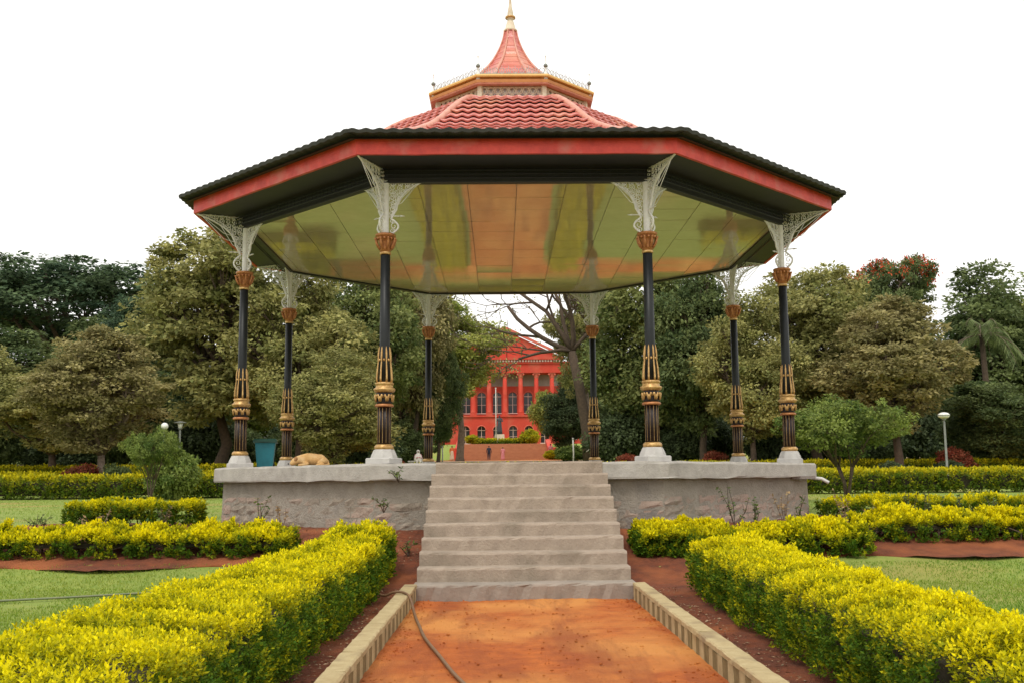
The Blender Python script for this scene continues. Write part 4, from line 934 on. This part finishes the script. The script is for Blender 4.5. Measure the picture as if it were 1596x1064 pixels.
# ------------------------------------------------------------------ red library building behind
def library():
    B = empty('library_building', (.75, 150, 6.9)); tag(B, 'red classical building with columned portico and pediment behind the trees', 'building')
    def arch_wall(name, x0, x1, z0, z1, y, bays, aw, sill, spring, mtl, dep=.6):
        """wall with round-headed openings"""
        mb = MB(); xs = [x0]
        for c in bays: xs += [c-aw/2, c+aw/2]
        xs.append(x1)
        for i in range(0, len(xs), 2): mb.box(xs[i], xs[i+1], y, y+dep, z0, z1)
        for c in bays:
            if sill > z0: mb.box(c-aw/2, c+aw/2, y+.002, y+dep, z0, sill)
            N = 10; pa = [(c-aw/2*math.cos(math.pi*i/N), spring+aw/2*math.sin(math.pi*i/N)) for i in range(N+1)]
            vs = []
            for (x, z) in pa: vs += [(x, y+.002, z), (x, y+.002, z1), (x, y+dep, z)]
            mb.add(vs, [(3*i, 3*i+3, 3*i+4, 3*i+1) for i in range(N)]+[(3*i+2, 3*i+5, 3*i+3, 3*i) for i in range(N)])
        wl = mb.build(name, mtl, B)
        for c in bays:
            g = MB(); g.box(c-aw/2, c+aw/2, y+dep*.6, y+dep*.6+.04, sill, spring+aw/2); gl = g.build('window', 'lib_glass', B)
            g = MB(); yy = y+dep*.55
            g.box(c-.04, c+.04, yy, yy+.05, sill, spring+aw/2); g.box(c-aw/2, c+aw/2, yy-.01, yy+.04, spring-.05, spring+.05); g.box(c-aw/2, c+aw/2, yy-.012, yy+.038, (sill+spring)/2-.03, (sill+spring)/2+.03)
            g.box(c-aw/2-.1, c+aw/2+.1, y-.12, y+.1, sill-.14, sill-.01); g.build('frame', 'lib_white', gl)
            g = MB(); g.tube([(c-(aw/2+.08)*math.cos(math.pi*i/10), y-.03, spring+(aw/2+.08)*math.sin(math.pi*i/10)) for i in range(11)], .07, 5); g.build('hood', 'lib_trim', gl)
        return wl
    by = [-5.67, -3.4, -1.13, 1.13, 3.4, 5.67]
    arch_wall('podium_wall', -7.9, 7.9, 0, 3.9, 0, by, 1.15, .15, 2.0, 'lib_red', .8)
    arch_wall('portico_wall', -7.9, 7.9, 3.9, 10.3, 2.6, by, 1.25, 4.6, 7.0, 'lib_red', .5)
    mb = MB(); mb.box(-8.1, 8.1, -.2, 2.8, 3.88, 4.12); mb.build('podium_cornice', 'lib_red', B)
    mb = MB(); mb.box(-7.85, 7.85, 2.58, 2.62, 8.5, 10.2); mb.build('upper_panel', 'lib_grey', B)
    for x in (-6.8, -4.54, -2.27, 0, 2.27, 4.54, 6.8):
        c = MB(); c.lathe([(.44, 4.5), (.44, 4.6), (.36, 4.7), (.35, 7), (.30, 9.5)], 18, (x, .5)); col = c.build('portico_column', 'lib_red', B, True)
        c = MB(); c.box(x-.48, x+.48, .02, .98, 4.12, 4.5); c.build('plinth', 'lib_red', col)
        c = MB(); c.lathe([(.31, 9.45), (.36, 9.6), (.42, 9.9), (.5, 10.1)], 14, (x, .5)); c.box(x-.5, x+.5, 0, 1.0, 10.08, 10.2)
        for s in (-1, 1): c.ball((x+s*.42, .1, 9.95), .15, 8)
        c.build('capital', 'lib_trim', col)
    mb = MB(); mb.box(-8.0, 8.0, -.1, 9, 10.2, 11.5); en = mb.build('entablature', 'lib_red', B)
    mb = MB(); mb.box(-8.15, 8.15, -.3, 9.1, 11.5, 11.7); mb.box(-8.45, 8.45, -.6, 9.2, 12.05, 12.45); mb.build('cornice', 'lib_red', en)
    mb = MB(); mb.box(-8.1, 8.1, -.2, 0, 11.7, 12.05); mb.build('frieze', 'lib_red', en)
    for i in range(40):
        x = -7.9+i*15.8/39; mb = MB(); mb.box(x-.12, x+.12, -.42, -.2, 11.74, 12.02); mb.build('dentil', 'lib_white', en)
    mb = MB(); mb.add([(-8.2, -.05, 12.45), (8.2, -.05, 12.45), (0, -.05, 16.4), (-8.2, 9, 12.45), (8.2, 9, 12.45), (0, 9, 16.4)], [(0, 1, 2), (5, 4, 3), (1, 4, 5, 2), (3, 0, 2, 5)]); pe = mb.build('pediment', 'lib_red', B)
    for s in (-1, 1):
        mb = MB(); mb.add([(s*8.6, -.5, 12.4), (s*8.6, -.5, 12.75), (0, -.5, 16.9), (0, -.5, 16.5), (s*8.6, .0, 12.4), (s*8.6, .0, 12.75), (0, .0, 16.9), (0, .0, 16.5)], [(0, 1, 2, 3), (4, 7, 6, 5), (1, 5, 6, 2), (0, 3, 7, 4), (0, 4, 5, 1)]); mb.build('raking_cornice', 'lib_trim', pe)
    for s in (-1, 1):
        x0, x1 = (7.9, 30) if s > 0 else (-30, -7.9); bb = [x0+2+i*3.3 for i in range(7)]
        arch_wall('wing_wall', x0, x1, 0, 5.0, 3.2, bb, 1.2, .8, 2.6, 'lib_red', .6); arch_wall('wing_wall', x0, x1, 5.0, 10.4, 3.202, bb, 1.2, 6, 8.2, 'lib_red', .6)
        mb = MB(); mb.box(x0, x1, 2.9, 12, 10.4, 11.0); mb.box(x0, x1, 3.3, 12, 11.0, 12.2); mb.build('parapet', 'lib_red', B)
        mb = MB(); mb.box(x0, x1, 3.9, 12, 0, 10.4); mb.build('wing_core', 'lib_red', B)
    mb = MB(); mb.box(-7.8, 7.8, 3.15, 9, 0, 10.2); mb.build('portico_core', 'lib_red', B)
library()
def grand_stairs():
    S = empty('garden_steps', (.45, 118, 3.85)); tag(S, 'wide orange steps with red side walls leading to the red building', 'steps')
    n = 13; h = 2.3/n; me = None
    for i in range(n):
        mb = MB(); mb.cbox(-5.1, 5.1, i*.8, 11.2, -.2+i*h if i else -.2, (i+1)*h, .02); mb.build('step', 'stair_orange', S)
    for s in (-1, 1):
        mb = MB(); x0, x1 = sorted((s*5.12, s*5.7)); prf = [(-.3, -.3), (11.3, -.3), (11.3, 2.9), (-.3, .8)]
        mb.add([(x0, y, z) for y, z in prf]+[(x1, y, z) for y, z in prf], [(0, 1, 2, 3), (7, 6, 5, 4)]+[(i, 4+i, 4+(i+1) % 4, (i+1) % 4) for i in range(4)]); mb.build('side_wall', 'lib_red', S)
        mb = MB(); mb.cbox(s*5.42-.42, s*5.42+.42, -.9, -.25, -.3, 1.5, .05); mb.build('end_pier', 'lib_red', S)
grand_stairs()
# ------------------------------------------------------------------ people
def figure(name, label, loc, rz, h, cloth, legs, skirt=False, seated=False, hairm='hair', skinm='skin', part_of=None, arms='down', shawl=None):
    s = h/1.7; J = {}; Ed = []
    def j(n, x, y, z, r, ry=None): J[n] = (x*s, y*s, z*s, r*s, (ry or r)*s)
    dz = -.42 if seated else 0
    j('pel', 0, 0, .95+dz, .17, .13); j('wst', 0, 0, 1.1+dz, .165, .12); j('cst', 0, .0, 1.3+dz, .19, .13); j('nkb', 0, 0, 1.44+dz, .07); j('nk', 0, -.01, 1.5+dz, .052); j('hd', 0, -.02, 1.58+dz, .085, .095); j('hd2', 0, -.015, 1.66+dz, .07, .085)
    for a, b in (('pel', 'wst'), ('wst', 'cst'), ('cst', 'nkb'), ('nkb', 'nk'), ('nk', 'hd'), ('hd', 'hd2')): Ed.append((a, b))
    for q, sg in (('l', -1), ('r', 1)):
        j('sh'+q, sg*.19, 0, 1.38+dz, .06)
        if arms == 'down' or (arms == 'one' and sg < 0): j('el'+q, sg*.25, .02, 1.10+dz, .045); j('wr'+q, sg*.25, -.08, .87+dz, .030); j('pm'+q, sg*.25, -.10, .81+dz, .032, .018); j('fi'+q, sg*.245, -.12, .73+dz, .012); j('f2'+q, sg*.262, -.115, .74+dz, .010); j('th'+q, sg*.22, -.14, .78+dz, .010)
        else: j('el'+q, sg*.27, -.05, 1.12+dz, .045); j('wr'+q, sg*.12, -.25, 1.15+dz, .030); j('pm'+q, sg*.07, -.28, 1.17+dz, .032, .018); j('fi'+q, sg*.01, -.30, 1.19+dz, .012); j('f2'+q, sg*.01, -.29, 1.165+dz, .010); j('th'+q, sg*.06, -.27, 1.22+dz, .010)
        Ed += [('cst', 'sh'+q), ('sh'+q, 'el'+q), ('el'+q, 'wr'+q), ('wr'+q, 'pm'+q), ('pm'+q, 'fi'+q), ('pm'+q, 'f2'+q), ('pm'+q, 'th'+q)]
        if seated: j('hp'+q, sg*.09, -.02, .5, .095); j('kn'+q, sg*.12, -.42, .5, .065); j('an'+q, sg*.11, -.40, .09, .04); j('to'+q, sg*.12, -.58, .03, .03)
        else: j('hp'+q, sg*.09, 0, .88, .11); j('kn'+q, sg*.10, -.02-.05*sg, .50, .08); j('an'+q, sg*.10, .03-.06*sg, .09, .042); j('to'+q, sg*.12, -.12-.06*sg, .03, .032)
        Ed += [('pel', 'hp'+q), ('hp'+q, 'kn'+q), ('kn'+q, 'an'+q), ('an'+q, 'to'+q)]
    ks = list(J); me = bpy.data.meshes.new('body'); me.from_pydata([J[k][:3] for k in ks], [(ks.index(a), ks.index(b)) for a, b in Ed], []); me.update()
    ob = bpy.data.objects.new('body', me); COL.objects.link(ob)
    sk = ob.modifiers.new('s', 'SKIN')
    for i, k in enumerate(ks): me.skin_vertices[0].data[i].radius = J[k][3:5]
    me.skin_vertices[0].data[0].use_root = True
    sb = ob.modifiers.new('b', 'SUBSURF'); sb.levels = 2; sb.render_levels = 2
    dg = bpy.context.evaluated_depsgraph_get(); m2 = bpy.data.meshes.new_from_object(ob.evaluated_get(dg)); bpy.data.objects.remove(ob)
    m2.materials.clear()
    for mm in (cloth, legs, skinm, hairm): m2.materials.append(M[mm])
    zl, zc = (.52*s+.0, (1.46+dz)*s)
    for f in m2.polygons:
        c = f.center; f.use_smooth = True; i = 0
        if seated: i = 1 if (c.y < -.2*s and c.z < .6*s and abs(c.x) < .25*s and c.z < .6*s) else 0
        elif c.z < .92*s and abs(c.x) < .215*s: i = 1
        if c.z > zc: i = 2
        if c.z > (1.60+dz)*s or (c.z > (1.53+dz)*s and c.y > .01*s): i = 3
        hx = abs(c.x) > .22*s
        if arms == 'down' and hx and c.z < (.88+dz)*s: i = 2
        if not seated and c.z < .07*s: i = 2
        f.material_index = i
    if part_of is None:
        E_ = empty(name, loc, rz); tag(E_, label, 'person')
    else: E_ = part_of
    o = link('body', m2, None, E_)
    if skirt:
        mb = MB(); mb.lathe([(.27*s, .06*s), (.24*s, .3*s), (.20*s, .7*s), (.175*s, .98*s), (.15*s, 1.1*s)], 18, rf=lambda a, z: 1+.06*math.sin(7*a)*(1.1*s-z)); mb.build('skirt', legs, E_, True)
    if shawl:
        b = dz*s; mb = MB(); mb.lathe([(.34*s, .78*s+b), (.31*s, 1.1*s+b), (.27*s, 1.3*s+b), (.16*s, 1.43*s+b), (.10*s, 1.5*s+b), (.125*s, 1.6*s+b), (.10*s, 1.7*s+b), (.03*s, 1.73*s+b)], 18, (0, .035*s), rf=lambda a, z: 1+.05*math.sin(5*a)); mb.build('shawl', shawl, E_, True)
    mb = MB(); mb.ball((0, -.115*s, (1.575+dz)*s), .018*s, 6, 1.6)     # nose
    for sg in (-1, 1): mb.ball((sg*.088*s, -.01*s, (1.585+dz)*s), .018*s, 6, 1.5)
    mb.build('face_relief', skinm, E_, True)
    return E_
figure('person', 'standing person in dark navy clothes on the orange steps', (-1.25, 117.2, G(0, 117.2)+.06), math.pi, 1.72, 'cloth_dark', 'cloth_dark')
figure('person', 'person in pink dress with dark hair on the orange steps', (.3, 117.0, G(0, 117)+.06), math.pi, 1.55, 'cloth_pink', 'cloth_pink', skirt=True)
figure('person', 'person in orange sari with cream pleats beside the orange steps', (-4.95, 108, G(0, 108)), .4, 1.62, 'cloth_orange', 'cloth_cream', skirt=True, arms='one')
figure('person', 'person in long pink-red dress beside the orange steps', (5.0, 104, G(0, 104)), -.6, 1.68, 'cloth_pink', 'cloth_red', skirt=True)
bn = MB(); bn.cbox(-.7, .7, -.25, .25, .40, .50, .02); BN = empty('stone_bench', (-5.6, 72, G(0, 72))); tag(BN, 'low stone bench under the person in white shawl', 'bench'); bn.build('seat', 'slab', BN)
for s in (-1, 1): b = MB(); b.box(s*.5-.08, s*.5+.08, -.2, .2, -.1, .402); b.build('leg', 'slab', BN)
figure('person', 'seated person in white shawl and pink clothes behind the bandstand', (-5.6, 71.95, G(0, 72)), .15, 1.62, 'cloth_pink', 'cloth_white', seated=True, arms='lap', shawl='cloth_white')
# statue and pole
ST = empty('statue', (-.05, 133, G(0, 133))); tag(ST, 'dark standing statue on pale pedestal before the red building', 'statue')
mb = MB(); mb.cbox(-1.5, 1.5, -1.5, 1.5, -.2, .35, .04).cbox(-1.0, 1.0, -1.0, 1.0, .35, .7, .04).cbox(-.6, .6, -.6, .6, .7, 1.3, .03); mb.build('pedestal', 'cream', ST)
fg = empty('f', (0, 0, 0)); figure('x', '', None, 0, 2.5, 'bronze', 'bronze', skirt=True, hairm='bronze', skinm='bronze', part_of=fg, arms='one')
for ch in list(fg.children): ch.parent = ST; ch.location.z = 1.28
bpy.data.objects.remove(fg)
mb = MB(); mb.tube([(-.5, 131.5, G(0, 131)), (-.5, 131.5, 13.2)], [.075, .05], 8); mb.ball((-.5, 131.5, 13.25), .1, 8)
tag(mb.build('flag_pole', 'post_white', None, True), 'thin white flagpole beside the statue', 'pole')
for (x, y, h, lb) in ((-4.4, 80, 1.25, 'short white post near the person in white shawl'), (5.0, 72, 1.9, 'armless white post standing between green shrubs'), (6.35, 72, 3.1, 'taller white post with a short arm')):
    E_ = empty('garden_post', (x, y, G(x, y))); tag(E_, lb, 'post', 'white posts in the garden behind'); b = MB(); b.tube([(0, 0, -.1), (.03, 0, h*.5), (0, 0, h)], [.06, .055, .05], 8); b.build('shaft', 'post_white', E_, True)
    b = MB(); b.lathe([(.055, h-.02), (.075, h), (.07, h+.04), (.01, h+.08)], 8); b.build('cap', 'post_white', E_, True)
    if h > 3: b = MB(); b.tube([(0, 0, h*.42), (-.45, 0, h*.33)], .035, 6); b.build('arm', 'post_white', E_, True)
# ------------------------------------------------------------------ lamps, bin, dog
def lamp(lb, x, y, top, m, head):
    z = G(x, y); h = top-z; E_ = empty('garden_lamp', (x, y, z)); tag(E_, lb, 'lamp', None)
    b = MB(); b.lathe([(.11, -.05), (.11, .12), (.06, .2), (.05, h-.5), (.04, h-.36)], 10); b.build('post', m, E_, True)
    b = MB(); b.lathe([(.05, h-.38), (.10, h-.34), (.10, h-.30), (.06, h-.28)], 12); b.build('collar', m, E_, True)
    b = MB()
    if head == 'globe': b.ball((0, 0, h-.16), .17, 14, .95, 10)
    elif head == 'oval': b.ball((0, 0, h-.14), .28, 16, .55, 10)
    else: b.lathe([(.08, h-.30), (.14, h-.06)], 10)
    b.build('globe', 'globe', E_, True)
    if head == 'flat': b = MB(); b.lathe([(.30, h-.06), (.30, h-.03), (.06, h+.03)], 12); b.build('cap', m, E_)
    elif head == 'oval': b = MB(); b.lathe([(.285, h-.15), (.29, h-.13), (.285, h-.11)], 16); b.build('band', m, E_)
lamp('globe lamp on slim pale post above the small light green tree', -15.3, 48, 4.4, 'post_grey', 'globe')
lamp('flat-topped lamp post next to the white globe lamp', -15.2, 50, 4.55, 'post_grey', 'flat')
lamp('lamp with flattened white globe on a grey post by the far hedge', 21.3, 50, 4.7, 'post_grey', 'oval')
BN = empty('waste_bin', (-5.02, 22.55, HP+.006), .15); tag(BN, 'teal plastic waste bin with dark green lid beside a column', 'bin')
b = MB(); vs = []
for z, hw_, hd_ in ((0, .155, .15), (.02, .16, .155), (.50, .205, .20), (.53, .215, .21)): vs += [(-hw_, -hd_, z), (hw_, -hd_, z), (hw_, hd_, z), (-hw_, hd_, z)]
b.add(vs, [(3, 2, 1, 0)]+[(k*4+i, k*4+(i+1) % 4, k*4+4+(i+1) % 4, k*4+4+i) for k in range(3) for i in range(4)]+[(12, 13, 14, 15)]); b.build('body', 'bin_teal', BN)
b = MB(); b.cbox(-.245, .245, -.245, .235, .532, .615, .03); b.box(-.10, .10, -.275, -.243, .55, .575); b.build('lid', 'bin_lid', BN)
b = MB(); b.tube([(-.18, .25, .55), (.18, .25, .55)], .018, 8); b.build('handle', 'bin_lid', BN, True)
for s in (-1, 1): b = MB(); b.tube([(s*.17-.02*s, .17, .05), (s*.17+.02*s, .17, .05)], .05, 12); b.build('wheel', 'dark_eye', BN)
def dog():
    E_ = empty('dog', (-3.72, 20.9, HP+.006), R_(4)); tag(E_, 'golden tan dog asleep on the bandstand floor', 'dog')
    J = [(.20, .0, .13, .115), (.06, .0, .15, .125), (-.09, .0, .15, .125), (-.19, .0, .13, .11), (-.27, -.04, .135, .088), (-.325, -.085, .105, .082), (-.375, -.125, .065, .058), (-.415, -.155, .042, .036),
         (.24, -.03, .09, .085), (.13, -.14, .06, .055), (.24, -.17, .035, .034), (.15, -.21, .025, .026), (.09, -.22, .022, .022),
         (-.14, -.10, .07, .055), (-.06, -.15, .04, .036), (-.17, -.19, .028, .028), (-.26, -.21, .022, .024),
         (.29, .02, .08, .03), (.33, -.06, .035, .022), (.29, -.15, .022, .018), (.21, -.235, .018, .012)]
    Ed = [(0, 1), (1, 2), (2, 3), (3, 4), (4, 5), (5, 6), (6, 7), (0, 8), (8, 9), (9, 10), (10, 11), (11, 12), (3, 13), (13, 14), (14, 15), (15, 16), (0, 17), (17, 18), (18, 19), (19, 20)]
    me = bpy.data.meshes.new('body'); me.from_pydata([p[:3] for p in J], Ed, []); me.update(); ob = bpy.data.objects.new('body', me); COL.objects.link(ob)
    ob.modifiers.new('s', 'SKIN')
    for i, p in enumerate(J): me.skin_vertices[0].data[i].radius = (p[3], p[3])
    me.skin_vertices[0].data[1].use_root = True
    sb = ob.modifiers.new('b', 'SUBSURF'); sb.levels = 2
    m2 = bpy.data.meshes.new_from_object(ob.evaluated_get(bpy.context.evaluated_depsgraph_get())); bpy.data.objects.remove(ob); m2.materials.clear()
    zmin = min(v.co.z for v in m2.vertices)
    for v in m2.vertices: v.co.z = max(v.co.z, .0)
    m2.polygons.foreach_set('use_smooth', [True]*len(m2.polygons)); link('body', m2, 'dog_fur', E_)
    for s in (-1, 1):
        b = MB(); c = Vector((-.295, -.045+s*.055, .15)); b.tube([c, c+Vector((-.01, s*.022, .012)), c+Vector((-.025, s*.045, -.03)), c+Vector((-.035, s*.05, -.06))], [.022, .038, .032, .008], 6); b.build('ear', 'dog_ear', E_, True)
        b = MB(); b.ball((-.352, -.10+s*.038, .088), .009, 6, .5); b.build('eye', 'dark_eye', E_, True)
    b = MB(); b.ball((-.445, -.178, .05), .017, 8); b.build('nose', 'dark_eye', E_, True)
dog()
